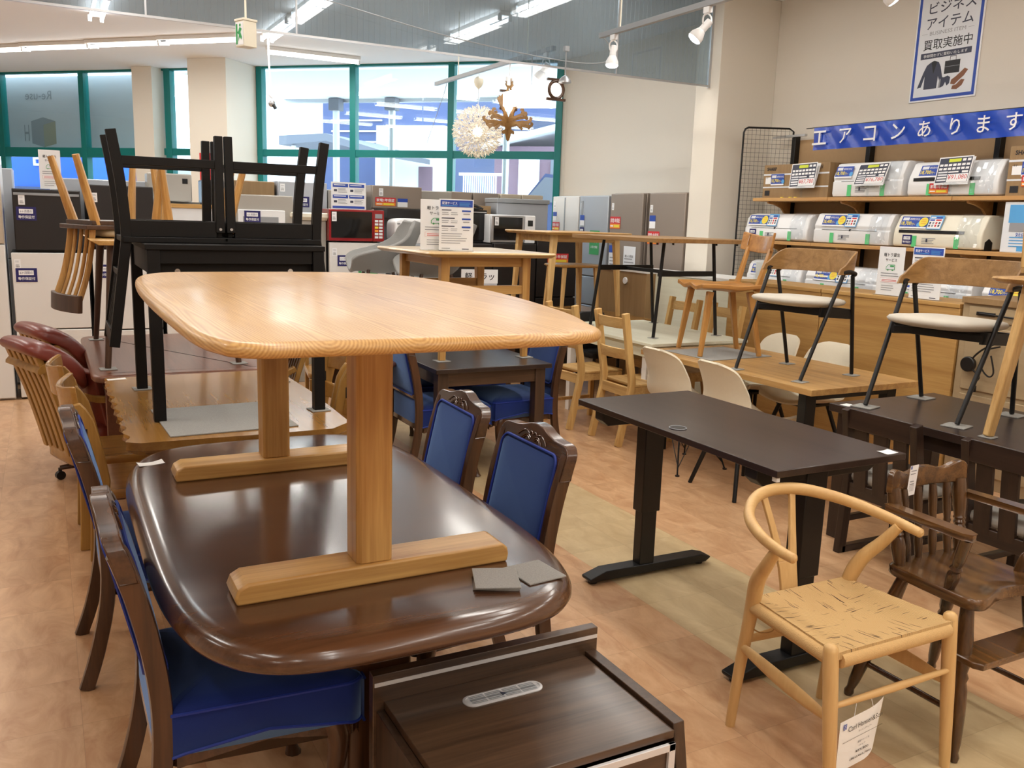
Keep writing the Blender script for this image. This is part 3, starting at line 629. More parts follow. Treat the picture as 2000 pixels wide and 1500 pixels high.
mb.build('slots', 'grey_plastic', v_); MB().prism([(.931, 1.748), (.944, 1.752), (.931, 1.764)], .4235, .4245).build('arrow_mark', 'print_slate', v_)

# ================================================================ sit-stand desk
t = thing('standing_desk', 'dark brown rectangular sit-stand desk with black telescopic legs on the right', 'desk', (2.355, 2.61, 0))
MB().bx(-.31, .30, -.60, .61, .775, .80).build('desktop', 'espresso_y', t, .0025)
mb = MB().cyl((-.24, 0, .80), (-.24, 0, .8022), .034, n=28); mb.build('cable_cap', 'black_plastic', t, .001)
MB().tube([(-.24 + .033 * math.cos(a * PI / 14), .033 * math.sin(a * PI / 14), .8024) for a in range(28)], .0016, 6, closed=True).build('cap_ring', 'grey_plastic', t)
for y in (-.47, .455):
    MB().bx(-.07, .03, y - .035, y + .035, .30 if y > 0 else .35, .74).build('upper_column', 'desk_metal', t, .004)
    MB().bx(-.06, .02, y - .028, y + .028, .05, .5).build('lower_column', 'desk_metal', t, .004)
    MB().prism([(-.325, .022), (-.32, .014), (.32, .014), (.345, .03), (.345, .036), (.29, .052), (-.24, .056), (-.325, .03)], y - .036, y + .036, 'xz').build('foot', 'black_metal', t, .005)
    for x in (-.29, .30): MB().cyl((x, y, 0), (x, y, .016), .022, n=16).build('leveller', 'black_plastic', t)
    MB().prism([(-.3, .775), (-.3, .74), (-.27, .715), (.24, .715), (.28, .74), (.28, .775)], y - .03, y + .03, 'xz').build('bracket', 'desk_metal', t, .003)
MB().bx(-.06, .02, -.47, .455, .715, .775).build('crossbeam', 'desk_metal', t, .003)
MB().bx(-.302, -.287, -.592, -.57, .758, .7745).build('cable_clip', 'white_plastic', t, .002)
paper_tag('price_tag', 'white paper tag at the near right corner of the dark desk', (2.6, 2.045, .80), 4, .06, .045, .2)

# ================================================================ wishbone armchair with paper-cord seat (built facing +y)
m, N, L, b = newmat('paper_cord')
tc = N.new('ShaderNodeTexCoord'); sp = N.new('ShaderNodeSeparateXYZ'); L.new(tc.outputs['Object'], sp.inputs[0])
ax = mth('ABSOLUTE', mth('DIVIDE', sp.outputs[0], .235)); ay = mth('ABSOLUTE', mth('DIVIDE', mth('SUBTRACT', sp.outputs[1], .02), .18))
sel = mth('GREATER_THAN', ax, ay)
cw = mth('ADD', mth('MULTIPLY', sel, sp.outputs[1]), mth('MULTIPLY', mth('SUBTRACT', 1.0, sel), sp.outputs[0]))
nz = N.new('ShaderNodeTexNoise'); nz.inputs['Scale'].default_value = 30; L.new(tc.outputs['Object'], nz.inputs['Vector'])
wv = mth('ABSOLUTE', mth('SINE', mth('ADD', mth('MULTIPLY', cw, 700), mth('MULTIPLY', nz.outputs['Fac'], 3))))
n2 = N.new('ShaderNodeTexNoise'); n2.inputs['Scale'].default_value = 14; n2.inputs['Detail'].default_value = 3; L.new(tc.outputs['Object'], n2.inputs['Vector'])
al = mth('ADD', mth('MULTIPLY', sel, sp.outputs[0]), mth('MULTIPLY', mth('SUBTRACT', 1.0, sel), sp.outputs[1]))
cb = N.new('ShaderNodeCombineXYZ'); L.new(mth('MULTIPLY', cw, 190), cb.inputs[0]); L.new(mth('MULTIPLY', al, 9), cb.inputs[1])
n3 = N.new('ShaderNodeTexNoise'); n3.inputs['Scale'].default_value = 1; n3.inputs['Detail'].default_value = 1; L.new(cb.outputs[0], n3.inputs['Vector'])
gap = mth('GREATER_THAN', mth('ADD', n3.outputs['Fac'], mth('MULTIPLY', n2.outputs['Fac'], .25)), .80)
r_ = N.new('ShaderNodeValToRGB'); L.new(wv, r_.inputs[0]); r_.color_ramp.elements[0].color = lin(168, 128, 76); r_.color_ramp.elements[1].position = .5; r_.color_ramp.elements[1].color = lin(214, 178, 122)
mx = N.new('ShaderNodeMix'); mx.data_type = 'RGBA'; L.new(gap, mx.inputs[0]); L.new(r_.outputs[0], mx.inputs[6]); mx.inputs[7].default_value = lin(70, 48, 26)
L.new(mx.outputs[2], b.inputs['Base Color']); b.inputs['Roughness'].default_value = .85
bp = N.new('ShaderNodeBump'); bp.inputs['Strength'].default_value = .6; bp.inputs['Distance'].default_value = .003; L.new(wv, bp.inputs['Height']); L.new(bp.outputs[0], b.inputs['Normal'])
pm('cord_roll', lin(210, 172, 116), .85, noise=.1, nscale=120, bump=.8, bscale=380)

t = thing('armchair', 'light wood wishbone armchair with woven cord seat and hanging price card', 'chair', (2.055, 1.72, 0), 180)
for s in (-1, 1):
    MB().lathe([(.015, 0), (.0165, .05), (.02, .25), (.021, .42), (.021, .455), (.0185, .467), (.011, .474), (.001, .476)], (s * .241, .235, 0), (s * .245, .188, .476), 14).build('front_leg', 'beech_z', t)
    P = cr([(s * .2, -.21, 0), (s * .2, -.19, .2), (s * .202, -.165, .36), (s * .205, -.15, .45), (s * .222, -.122, .53), (s * .244, -.07, .6), (s * .256, -.025, .665)], 5)
    n = len(P); R = [(.0155 + .0085 * min(1, i / (n * .55)) - .009 * max(0, (i / n - .6) / .4),) * 2 for i in range(n)]
    MB().tube(P, R, n=12).build('rear_leg', 'beech_z', t)
    MB().tube(cr([(s * .242, .205, .262), (s * .232, .02, .276), (s * .21, -.18, .29)], 5), [(.012 + .014 * math.sin(PI * i / 10), .008) for i in range(11)], ref=(0, 0, 1), n=10).build('side_stretcher', 'beech_z', t)
half = [(.262, .055, .666), (.264, -.01, .672), (.252, -.095, .684), (.214, -.185, .702), (.15, -.25, .720), (.08, -.287, .732), (0, -.3, .736)]
P = cr(half + [(-a, y, z) for a, y, z in half[-2::-1]], 6); n = len(P)
MB().tube(P, [(.0145 + .006 * math.sin(PI * i / (n - 1)), .0135 + .004 * math.sin(PI * i / (n - 1))) if 0 < i < n - 1 else .006 for i in range(n)], n=14).build('arm_rail', 'beech_x', t)
o = [(-.034, .385), (.034, .385), (.037, .5), (.05, .6), (.074, .735), (.048, .737), (.03, .63), (.014, .545), (.007, .525), (0, .52), (-.007, .525), (-.014, .545), (-.03, .63), (-.048, .737), (-.074, .735), (-.05, .6), (-.037, .5)]
mb = MB(); yy = lambda z: -.2 - .095 * ((z - .385) / .35) ** 1.3
for sgn, q in ((1, o[1:11]), (-1, [o[0]] + o[:8:-1])):      # the two tines and the stem as strips
    pass
L_ = [(.385, -.034, .034), (.45, -.035, .035), (.5, -.037, .037), (.52, -.0395, .0395)]
mb.rings([[V((a, yy(z) - .006, z)), V((b_, yy(z) - .006, z)), V((b_, yy(z) + .006, z)), V((a, yy(z) + .006, z))] for z, a, b_ in L_])
for s in (-1, 1):
    T_ = [(.52, .002, .0395), (.53, .009, .041), (.56, .018, .045), (.63, .031, .055), (.7, .045, .068), (.737, .05, .076)]
    mb.rings([[V((s * a, yy(z) - .006, z)), V((s * b_, yy(z) - .006, z)), V((s * b_, yy(z) + .006, z)), V((s * a, yy(z) + .006, z))] for z, a, b_ in T_])
sp_ = mb.build('y_splat', 'beech_z', t, .002)
price_label(t, (.012, -.2125, .445), (-1, 0, 0), (0, -.1, 1), .03, .036)
def seatz(u, v):
    x, y = (u - .5) * 2, (v - .5) * 2
    return .436 - .016 * (1 - max(abs(x), abs(y)) ** 2) + .004 * math.sin(40 * u) * math.sin(37 * v) * .2
mb = MB().sheet(lambda u, v: ((u - .5) * 2 * (.2 + .043 * v), -.165 + .375 * v, seatz(u, v)), 28, 24, -.02)
mb.build('woven_seat', 'paper_cord', t, sharp=70)
for a, b_ in (((-.222, .2, .428), (.222, .2, .428)), ((-.2, -.16, .43), (-.236, .19, .428)), ((.2, -.16, .43), (.236, .19, .428)), ((-.19, -.165, .43), (.19, -.165, .43))): MB().tube([a, b_], .022, 12).build('rolled_edge', 'cord_roll', t)
MB().lathe([(.0075, 0), (.009, .05), (.012, .23), (.009, .41), (.0075, .46)], (-.23, .212, .302), (.23, .212, .302), 12).build('front_stretcher', 'beech_x', t)
MB().tube([(-.195, -.19, .3), (0, -.19, .3), (.195, -.19, .3)], [(.012, .007), (.022, .009), (.012, .007)], n=10).build('back_stretcher', 'beech_x', t)
MB().tube(cr([(.185, -.13, .405), (.16, -.1, .37), (.19, -.12, .355), (.2, -.17, .36)], 5), .0022, 5).build('loose_cord', 'cord_roll', t)
# hanging price card
t = thing('price_card', 'white hanging price card with black lettering on the wishbone chair', 'price card', (1.93, 1.498, .19), 0)
mb = MB(); mb.sheet(lambda u, v: ((u - .5) * .185, -.002 - .02 * max(0, u - .55) ** 2 * 8 * (1 - v * .5) * -1, (v - .5) * .155 + (u - .5) * .027), 10, 4, .0005); mb.build('card', 'paper', t)
mb = MB(); U_ = V((.185, 0, .027)).normalized(); f = Face(mb, (-.0925, -.0035, -.0775 - .0135), U_, (0, 0, 1), .0004)
f.rect(.012, .128, .012, .016, BLUE, 2); f.lines(.0135, .1395, .009, 3, .0045, .0015, WHITE, 3, 0)
f.t('Carl Hansen&Son', .032, .115, .0155, BLK, 2, .132); f.t('ダイニングチェアー', .074, .1, .0062, BLK, 2, .052)
f.rect(.014, .0875, .155, .0011, BLK, 2)
f.t('座面ヤケシミ有', .075, .066, .0065, SLATE, 2, .045); f.t('1チェア', .082, .054, .005, SLATE, 2, .024)
f.t('¥59,800', .07, .037, .0085, BLK, 2, .05, bold=.012); f.t('(税込¥65,780)', .05, .02, .0085, BLK, 2, .082, bold=.012)
mb.build('lettering', PR, t)
MB().tube([(-.04, -.001, .066), (-.028, .006, .105)], .0008, 4).tube([(.035, -.001, .077), (.03, .006, .105)], .0008, 4).build('string', 'white_plastic', t)

# ================================================================ turned-wood high chair (built facing +y)
t = thing('high_chair', 'dark brown turned-wood child chair with arms and footrest behind the wishbone chair', 'high chair', (2.572, 1.685, 0), 180)
so = cr([(-.185, -.08), (-.17, -.15), (-.1, -.165), (0, -.168), (.1, -.165), (.17, -.15), (.185, -.08), (.195, .1), (.19, .155), (.16, .178), (.11, .17), (.05, .152), (0, .147), (-.05, .152), (-.11, .17), (-.16, .178), (-.19, .155), (-.195, .1), (-.185, -.08)], 4)[:-1]
so = [q[:2] for q in so]
MB().dome(so, [(.97, .462), (1, .47), (1, .49), (.97, .498), (.85, .498), (.6, .492), (.3, .489), (.05, .489)]).build('seat', 'highchair_x', t, sharp=50)
turn = [(.018, 0), (.021, .12), (.024, .25), (.021, .34), (.017, .38), (.021, .41), (.017, .44), (.021, .47), (.018, .5), (.022, .62), (.024, .8), (.022, .94), (.02, 1)]
legt = [(.013, 0), (.017, .03), (.013, .06), (.018, .12), (.022, .3), (.022, .45), (.017, .5), (.022, .53), (.017, .56), (.022, .6), (.026, .75), (.022, .88), (.019, 1)]
for s in (-1, 1):
    MB().lathe(legt, (s * .23, .195, 0), (s * .145, .12, .466), 14).build('front_leg', 'highchair_z', t)
    MB().lathe(legt, (s * .215, -.22, 0), (s * .13, -.115, .466), 14).build('rear_leg', 'highchair_z', t)
    MB().lathe(turn, (s * .15, -.125, .494), (s * .165, -.168, .745), 14).build('back_post', 'highchair_z', t)
    MB().lathe([(.015, 0), (.02, .2), (.02, .3), (.014, .36), (.02, .42), (.014, .47), (.018, .6), (.019, 1)], (s * .172, .07, .494), (s * .205, .13, .682), 14).build('arm_post', 'highchair_z', t)
    MB().slab([(s * .2 + a * s, y) for a, y in ((-.024, -.16), (-.02, .0), (-.02, .12), (-.008, .15), (.012, .152), (.026, .13), (.022, 0), (.008, -.16))][::s], [(.003, .68), (0, .684), (0, .697), (.003, .702)]).build('armrest', 'highchair_x', t)
    MB().cyl((s * .19, -.19, .13), (s * .19, .17, .13), .010).build('side_stretcher', 'highchair_z', t)
for x in (-.1, -.035, .035, .1): MB().lathe([(a * .62, q) for a, q in turn], (x, -.135 - .01 * (1 - (x / .1) ** 2), .494), (x * 1.08, -.175, .735), 10).build('back_spindle', 'highchair_z', t)
top = cr([(-.188, .79), (-.172, .806), (-.14, .803), (-.09, .786), (-.04, .796), (0, .80), (.04, .796), (.09, .786), (.14, .803), (.172, .806), (.188, .79)], 3)
bow = lambda x: -.165 - .03 * (1 - (x / .2) ** 2)
MB().rings([[V((x, bow(x) - .012, .732 - .0 * x)), V((x, bow(x) + .012, .732)), V((x, bow(x) + .010, z)), V((x, bow(x) - .012, z))] for x, z in [q[:2] for q in top]]).build('crest_rail', 'highchair_x', t, .004)
MB().slab([(-.2, .11), (.2, .11), (.205, .2), (.19, .225), (-.19, .225), (-.205, .2)], [(.002, .3), (0, .303), (0, .317), (.003, .32)]).build('footrest', 'highchair_x', t)
MB().cyl((-.2, -.21, .14), (.2, -.21, .14), .010).build('back_stretcher', 'highchair_z', t)
price_label(t, (.105, -.166, .712), (-1, -.1, 0), (0, .05, 1), .046, .105, 2)
mb = MB(); f = Face(mb, (-.172, .201, .30), (-1, 0, 0), (0, 0, 1), .001); f.poly([(0, -.03), (.018, -.005), (.014, .022), (-.004, .03), (-.018, .005), (-.014, -.022)], WHITE); f.rect(-.008, -.008, .016, .016, GRN); mb.build('sticker', PR, t)

# ================================================================ dark table and slatted chairs
t = thing('dining_table', 'dark espresso brown dining table at the right edge with chairs standing on it', 'table', (3.9, 2.33, 0))
MB().bx(-.4, .4, -.8, .8, .66, .70).build('tabletop', 'espresso_y', t, .003); MB().bx(-.36, .36, -.75, .75, .585, .66).build('apron', 'espresso_y', t, .003)
for x in (-.335, .335):
    for y in (-.73, .73): MB().bx(x - .035, x + .035, y - .035, y + .035, 0, .66).build('leg', 'espresso_z', t, .003)
def make_slat(label, group):
    t = thing('dining_chair', label, 'chair', group=group)
    for s in (-1, 1):
        MB().tube(cr([(s * .19, -.2, 0), (s * .19, -.185, .38), (s * .19, -.215, .6), (s * .19, -.24, .73)], 4), (.024, .018), ref=(0, 1, 0), rect=True).build('rear_leg', 'espresso_z', t, .003)
        MB().bar((s * .19, .19, 0), (s * .19, .2, .36), (.024, .018), ref=(0, 1, 0)).build('front_leg', 'espresso_z', t, .003)
        MB().bx(s * .19 - .018, s * .19 + .018, -.2, .21, 0, .035).build('runner', 'espresso_y', t, .003)
        MB().bx(s * .19 - .016, s * .19 + .016, -.2, .2, .3, .365).build('seat_rail', 'espresso_y', t, .003)
        MB().bx(s * .19 - .014, s * .19 + .014, -.19, .2, .16, .19).build('side_stretcher', 'espresso_y', t, .003)
    MB().bx(-.175, .175, -.015, .018, .64, .735).build('top_rail', 'espresso_x', t, .004).location = (0, -.232, 0)
    MB().bx(-.175, .175, -.2, -.17, .3, .365).build('back_rail', 'espresso_x', t, .003)
    for x in (-.11, 0, .11): MB().bar((x, -.19, .33), (x, -.224, .65), (.009, .036), ref=(0, 1, 0)).build('slat', 'espresso_z', t, .002)
    MB().pillow(rrect(.4, .4, .03, 4, 0, .01), .365, .425, 5).build('cushion', 'linen_grey', t, sharp=70)
    return t
pm('linen_grey', lin(170, 166, 158), .92, noise=.16, nscale=300, bump=.4, bscale=600)
SG = 'dark slatted dining chairs'
sc_ = make_slat('dark slatted chair with grey cushion tucked under the dark table, behind the desk end', SG); sc_.location = (3.60, 2.70, 0); sc_.rotation_euler.z = -PI / 2
dup(sc_, (3.60, 2.07, 0), -90, 'dark slatted chair with grey cushion at the right edge, behind the high chair')
paper_tag('price_tag', 'small white paper tag at the left corner of the dark dining table', (3.54, 3.05, .70), 10, .06, .05, .1)

# light ash table standing on it, with an upturned chair
t = thing('side_table', 'light ash table with splayed legs standing on the dark table at the right edge', 'table', (3.98, 1.99, .706))
MB().slab(rrect(.8, .86, .05, 6), [(.03, .66), (.006, .672), (0, .68), (.004, .686), (.012, .688)]).build('tabletop', 'ash_x', t, sharp=50)
for sx in (-1, 1):
    for sy in (-1, 1): MB().bar((sx * .39, sy * .335, 0), (sx * .28, sy * .3, .66), (.016, .022), (.022, .034), ref=(0, 1, 0)).build('leg', 'ash_z', t, .006)
MB().bx(-.3, .3, -.3, .3, .60, .66).build('apron', 'ash_x', t, .003)
t = thing('stool_chair', 'upturned light wood chair on the ash table, one leg showing at the right edge', 'chair', (4.14, 2.3, 1.395))
MB().slab(rrect(.44, .42, .05, 5), [(.006, 0), (0, .006), (0, .024), (.006, .03)]).build('seat', 'ash_x', t)
for sx in (-1, 1):
    for sy in (-1, 1): MB().bar((sx * .19, sy * .18, .03), (sx * .205, sy * .2, .435), (.02, .02), (.017, .016), ref=(1, 0, 0)).build('leg', 'ash_z', t, .004)
MB().bx(-.18, .18, .165, .19, .07, .12).bx(-.18, .18, -.19, -.165, .07, .12).bx(-.19, -.165, -.18, .18, .07, .12).bx(.165, .19, -.18, .18, .07, .12).build('seat_frame', 'ash_x', t, .003)

# ================================================================ bent-oak armchairs on black steel legs (built facing +y)
def make_bent(label, group):
    t = thing('dining_chair', label, 'chair', group=group)
    for s in (-1, 1):
        MB().tube([(s * .235, .265, .005), (s * .262, -.015, .61)], [.0115, .012], n=10).build('front_leg', 'black_metal', t)
        MB().tube([(s * .235, -.235, .005), (s * .265, -.1, .6)], [.0115, .012], n=10).build('rear_leg', 'black_metal', t)
        MB().tube(cr([(s * .262, -.015, .61), (s * .268, .0, .618), (s * .272, -.06, .622), (s * .268, -.12, .61), (s * .265, -.1, .6)], 4), .012, n=10).build('arm_loop', 'black_metal', t)
        MB().bar((s * .222, .12, .39), (s * .246, -.16, .37), (.028, .008)).build('side_rail', 'black_metal', t)
    MB().bx(-.225, .225, -.17, -.14, .34, .4).bx(-.22, .22, .1, .12, .37, .405).build('seat_frame', 'black_metal', t, .003)
    so = superell(.245, .235, 3.2, 48, 0, .03)
    mb = MB().pillow(so, .40, .465, 2.6, 10); mapv(mb, lambda x, y, z: (x, y, z + .012 * max(0, (y - .03) / .2) + .006 * (abs(x) / .24) ** 2)).build('cushion', 'linen', t, sharp=80)
    plan = cr([(-.268, .03), (-.266, -.06), (-.24, -.155), (-.16, -.215), (0, -.24), (.16, -.215), (.24, -.155), (.266, -.06), (.268, .03)], 5)
    n = len(plan)
    def hz(i):
        u = abs(i / (n - 1) - .5) * 2
        return .655 + .085 * (1 - min(1, max(0, (u - .5) / .38)) ** 1.6 if u < .88 else 0) - .015 * max(0, (u - .88) / .12)
    R = []
    for i in range(n):
        a = V(plan[max(0, i - 1)][:2] + (0,)); b_ = V(plan[min(n - 1, i + 1)][:2] + (0,)); d = (b_ - a).normalized(); nn = V((-d.y, d.x, 0)); c = V((plan[i][0], plan[i][1], 0)); zt = hz(i)
        R.append([c + nn * .006 + V((0, .02, .605)), c - nn * .006 + V((0, .02, .605)), c - nn * .006 + V((0, 0, zt)), c + nn * .006 + V((0, 0, zt))])
    MB().rings(R).build('backrest', 'bentoak', t, .003)
    price_label(t, (.03, -.233, .638), (-1, 0, 0), (0, -.15, 1), .038, .07, 1)
    return t
BG = 'bent oak chairs on black steel legs'
bt = make_bent('bent oak back chair with cream cushion and black legs, on the oak table', BG); bt.location = (4.03, 3.895, .706); bt.rotation_euler.z = math.radians(98)
dup(bt, (3.885, 2.785, .706), 97, 'bent oak back chair with cream cushion and black legs, on the dark table')
def pad(x, y, z, s, rz, label, group='felt pads under furniture feet', big=None):
    a, b_ = big or (s, s)
    o = tag(MB().bx(-a / 2, a / 2, -b_ / 2, b_ / 2, 0, .005).build('felt_pad', 'felt', None, .001), label, 'felt pad', group); o.location = (x, y, z); o.rotation_euler.z = math.radians(rz); return o
for k, (cx, cy, rz, w_, sz) in enumerate(((4.03, 3.895, 8, 'bent oak chair on the oak table', .075), (3.885, 2.785, 7, 'bent oak chair on the dark table', .105))):
    for (lx, ly, l) in ((.265, .235, 'front left'), (.265, -.235, 'front right'), (-.235, .235, 'rear left'), (-.235, -.235, 'rear right')):
        a = math.radians(rz); X_, Y_ = -lx, ly
        pad(cx + X_ * math.cos(a) - Y_ * math.sin(a), cy + X_ * math.sin(a) + Y_ * math.cos(a), .7005, sz, 12 + 9 * lx, 'felt pad under the %s leg of the %s' % (l, w_))
pad(3.59, 2.325, .7005, .06, 8, 'grey felt pad under the splayed ash leg on the dark table')

# ================================================================ oak table, saddle chair
t = thing('dining_table', 'long light oak dining table on black steel legs before the wooden cabinets', 'table', (4.11, 4.2, 0))
MB().bx(-.44, .44, -.79, .79, .665, .70).build('tabletop', 'ash_y', t, .002)
for x in (-.33, .33):
    for y in (-.66, .66): MB().bx(x - .04, x + .04, y - .03, y + .03, 0, .665).build('leg', 'black_metal', t, .003)
for y in (-.66, .66): MB().bx(-.29, .29, y - .03, y + .03, .615, .665).build('leg_frame', 'black_metal', t, .003)
pad(4.07, 4.65, .7005, .5, 3, 'large grey felt sheet under the saddle-seat chair on the oak table', 'felt sheets under furniture', (.55, .47))
t = thing('dining_chair', 'honey oak chair with carved saddle seat standing on felt on the oak table', 'chair', (4.1, 4.68, .7065), 72)
def saddle(u, v):
    x = (u - .5) * .46; y = (v - .5) * .44
    return (x * (1 - .1 * (.5 - v)), y + .02, .452 - .02 * math.exp(-((abs(x) - .1) / .07) ** 2) * (1 if y > -.12 else .6) - .012 * math.exp(-(y + .05) ** 2 / .01) + .004)
MB().sheet(saddle, 24, 20, -.03).build('seat', 'saddle_oak', t, .006, sharp=60)
for sx in (-1, 1):
    MB().bar((sx * .205, .215, 0), (sx * .17, .16, .43), (.014, .014), (.021, .021), ref=(0, 1, 0)).build('front_leg', 'saddle_oak_z', t, .004)
    MB().bar((sx * .185, -.215, 0), (sx * .15, -.13, .43), (.014, .014), (.021, .021), ref=(0, 1, 0)).build('rear_leg', 'saddle_oak_z', t, .004)
    MB().bar((sx * .165, -.165, .435), (sx * .175, -.245, .72), (.015, .024), (.012, .017), ref=(0, 1, 0)).build('back_post', 'saddle_oak_z', t, .004)
R = []
for i in range(17):
    u = i / 16 * 2 - 1; x = u * .235; y = -.275 + .06 * u * u
    R.append([V((x, y - .01, .685 + .022 * u * u)), V((x, y + .01, .685 + .022 * u * u)), V((x, y - .008, .80 + .028 * u * u)), V((x, y - .026, .80 + .028 * u * u))])
MB().rings(R).build('crest_rail', 'saddle_oak', t, .005)
price_label(t, (.205, -.243, .735), (-1, .35, 0), (0, -.2, 1), .04, .078, 1)

# ================================================================ shell chairs (built facing +y)
def make_shell(label, group, legs):
    t = thing('shell_chair', label, 'chair', group=group)
    prof = cr([(-.0, .235, .425), (.0, .2, .44), (0, .1, .43), (0, -.05, .415), (0, -.14, .44), (0, -.19, .52), (0, -.215, .63), (0, -.26, .74), (0, -.295, .8)], 4); n = len(prof)
    wd = [.19, .215, .225, .225, .222, .215, .2, .178, .15]
    def sf(u, v):
        k = u * (n - 1); i = min(n - 2, int(k)); f_ = k - i; p = [prof[i][q] + (prof[i + 1][q] - prof[i][q]) * f_ for q in range(3)]
        kk = u * 8; j = min(7, int(kk)); w_ = wd[j] + (wd[j + 1] - wd[j]) * (kk - j)
        a = (v - .5) * 2; back = max(0, min(1, (u - .4) / .3)); fl = 1 - back
        ww = w_
        if u > .84: ww = w_ * (1 - .45 * ((u - .84) / .16) ** 3)
        return (a * ww, p[1] + .075 * a * a * back * (ww / w_) ** 3 * (w_ / .222) ** 2, p[2] + .05 * a * a * fl * (1 if u > .06 else .6))
    MB().sheet(sf, 36, 18, .014).build('shell', 'shell_cream', t, 0, sharp=80)
    if legs == 'wire':
        for sx in (-1, 1):
            for sy in (-1, 1):
                l = MB().tube([(sx * .2, sy * .2, .004), (sx * .075, sy * .1, .4)], .0055, 8).build('leg', 'black_metal', t)
                MB().cyl((sx * .2, sy * .2, 0), (sx * .2, sy * .2, .008), .014).build('glide', 'black_plastic', l)
                MB().tube([(sx * .185, sy * .185, .05), (-sx * .06, sy * .1, .36)], .003, 6).tube([(sx * .185, sy * .185, .05), (sx * .08, -sy * .1, .36)], .003, 6).build('wire_brace', 'black_metal', l)
    else:
        for sx in (-1, 1):
            for sy in (-1, 1): MB().cyl((sx * .21, sy * .21, 0), (sx * .1, sy * .11, .41), .0125, .015).build('leg', 'black_metal', t)
        MB().bx(-.13, .13, -.13, .13, .395, .412).build('mount', 'black_metal', t, .003)
    return t
HG = 'cream shell chairs round the oak table'
s1 = make_shell('cream shell chair on wire legs, left of the oak table, farther from the camera', HG, 'wire'); s1.location = (3.66, 4.46, 0); s1.rotation_euler.z = math.radians(-88)
s2 = make_shell('cream shell chair on black rod legs, left of the oak table, nearer the camera', HG, 'rod'); s2.location = (3.66, 3.90, 0); s2.rotation_euler.z = math.radians(-92)
dup(s2, (4.53, 4.76, 0), 88, 'cream shell chair beyond the oak table, left one before the wooden cabinets'); dup(s2, (4.53, 4.27, 0), 92, 'cream shell chair beyond the oak table, right one before the wooden cabinets')

# ================================================================ white table and pine chairs
t = thing('dining_table', 'white wooden dining table among pine chairs left of the oak table', 'table', (4.25, 5.72, 0))
MB().bx(-.45, .45, -.68, .66, .70, .722).build('tabletop', 'whitewash', t, .002); MB().bx(-.43, .43, -.62, .62, .69, .70).bx(-.42, .42, -.6, .6, .61, .69).build('apron', 'whitewash', t, .002)
for x in (-.385, .385):
    for y in (-.55, .5): MB().bx(x - .028, x + .028, y - .028, y + .028, 0, .61).build('leg', 'white_paint', t, .003)
def make_pine(label, group):
    t = thing('dining_chair', label, 'chair', group=group)
    for s in (-1, 1):
        MB().tube(cr([(s * .175, -.255, 0), (s * .175, -.2, .25), (s * .175, -.165, .44), (s * .175, -.19, .6), (s * .175, -.25, .95)], 3), (.024, .018), ref=(0, 1, 0), rect=True).build('rear_leg', 'pine_z', t, .003)
        MB().bar((s * .175, .2, 0), (s * .175, .2, .425), (.018, .018), ref=(0, 1, 0)).build('front_leg', 'pine_z', t, .003)
        MB().bx(s * .175 - .011, s * .175 + .011, -.17, .2, .37, .425).build('side_rail', 'pine_x', t, .002); MB().bx(s * .175 - .009, s * .175 + .009, -.2, .2, .15, .175).build('side_stretcher', 'pine_x', t, .002)
    MB().bx(-.16, .16, -.19, -.165, .35, .42).build('seat_rail', 'pine_x', t, .002); MB().bx(-.16, .16, .19, .21, .37, .425).build('seat_rail', 'pine_x', t, .002)
    MB().bx(-.19, .19, -.15, .225, .426, .444).build('seat', 'pine_x', t, .004)
    for z, y in ((.62, -.2), (.84, -.235)):
        R = []
        for i in range(9):
            u = i / 4 - 1; x = u * .165; c = -.03 * (1 - u * u)
            R.append([V((x, y + c - .01, z)), V((x, y + c + .01, z)), V((x, y + c - .002, z + .075)), V((x, y + c - .022, z + .075))])
        MB().rings(R).build('back_rail', 'pine_x', t, .003)
    return t
PG = 'pine ladder-back chairs round the white table'
p0 = make_pine('pine ladder-back chair before the white table, nearer the camera', PG); p0.location = (3.79, 5.19, 0); p0.rotation_euler.z = -PI / 2
dup(p0, (3.72, 5.78, 0), -86, 'pine ladder-back chair before the white table, farther, behind the oak tabletop corner')
dup(p0, (4.6, 5.98, 0), 92, 'pine ladder-back chair beyond the white table, left one against the white counter'); dup(p0, (4.6, 5.46, 0), 88, 'pine ladder-back chair beyond the white table, right one against the white counter')
t = thing('bar_table', 'dark oak topped table on black splayed tube legs, standing on the white table', 'table', (4.31, 5.69, .722))
MB().bx(-.51, .5, -.62, .5, .715, .745).build('tabletop', 'bentoak', t, .002)
for sy, y in ((-1, -.36), (1, .5 - .06)):
    for sx in (-1, 1): MB().tube([(sx * (.3 if sy < 0 else .32), y + .02 * sy, .004), (sx * .235, y, .715)], .0135, n=10).build('leg', 'black_metal', t)
    MB().bx(-.27, .27, y - .012, y + .012, .46, .50).build('crossbar', 'black_metal', t, .002)
MB().bx(-.012, .012, -.36, .44, .462, .49).build('centre_bar', 'black_metal', t, .002)
for x in (-.44, -.3, .1, .3, .44): MB().cyl((x, -.55, .70), (x, -.55, .715), .008, n=8).build('bolt', 'black_metal', t)
for x, y, l in ((4.01, 5.31, 'near left'), (4.62, 5.31, 'near right'), (3.98, 6.15, 'far left'), (4.64, 6.15, 'far right')): pad(x, y, .7222, .06, 15, 'grey felt pad under the %s leg of the black-legged table' % l)
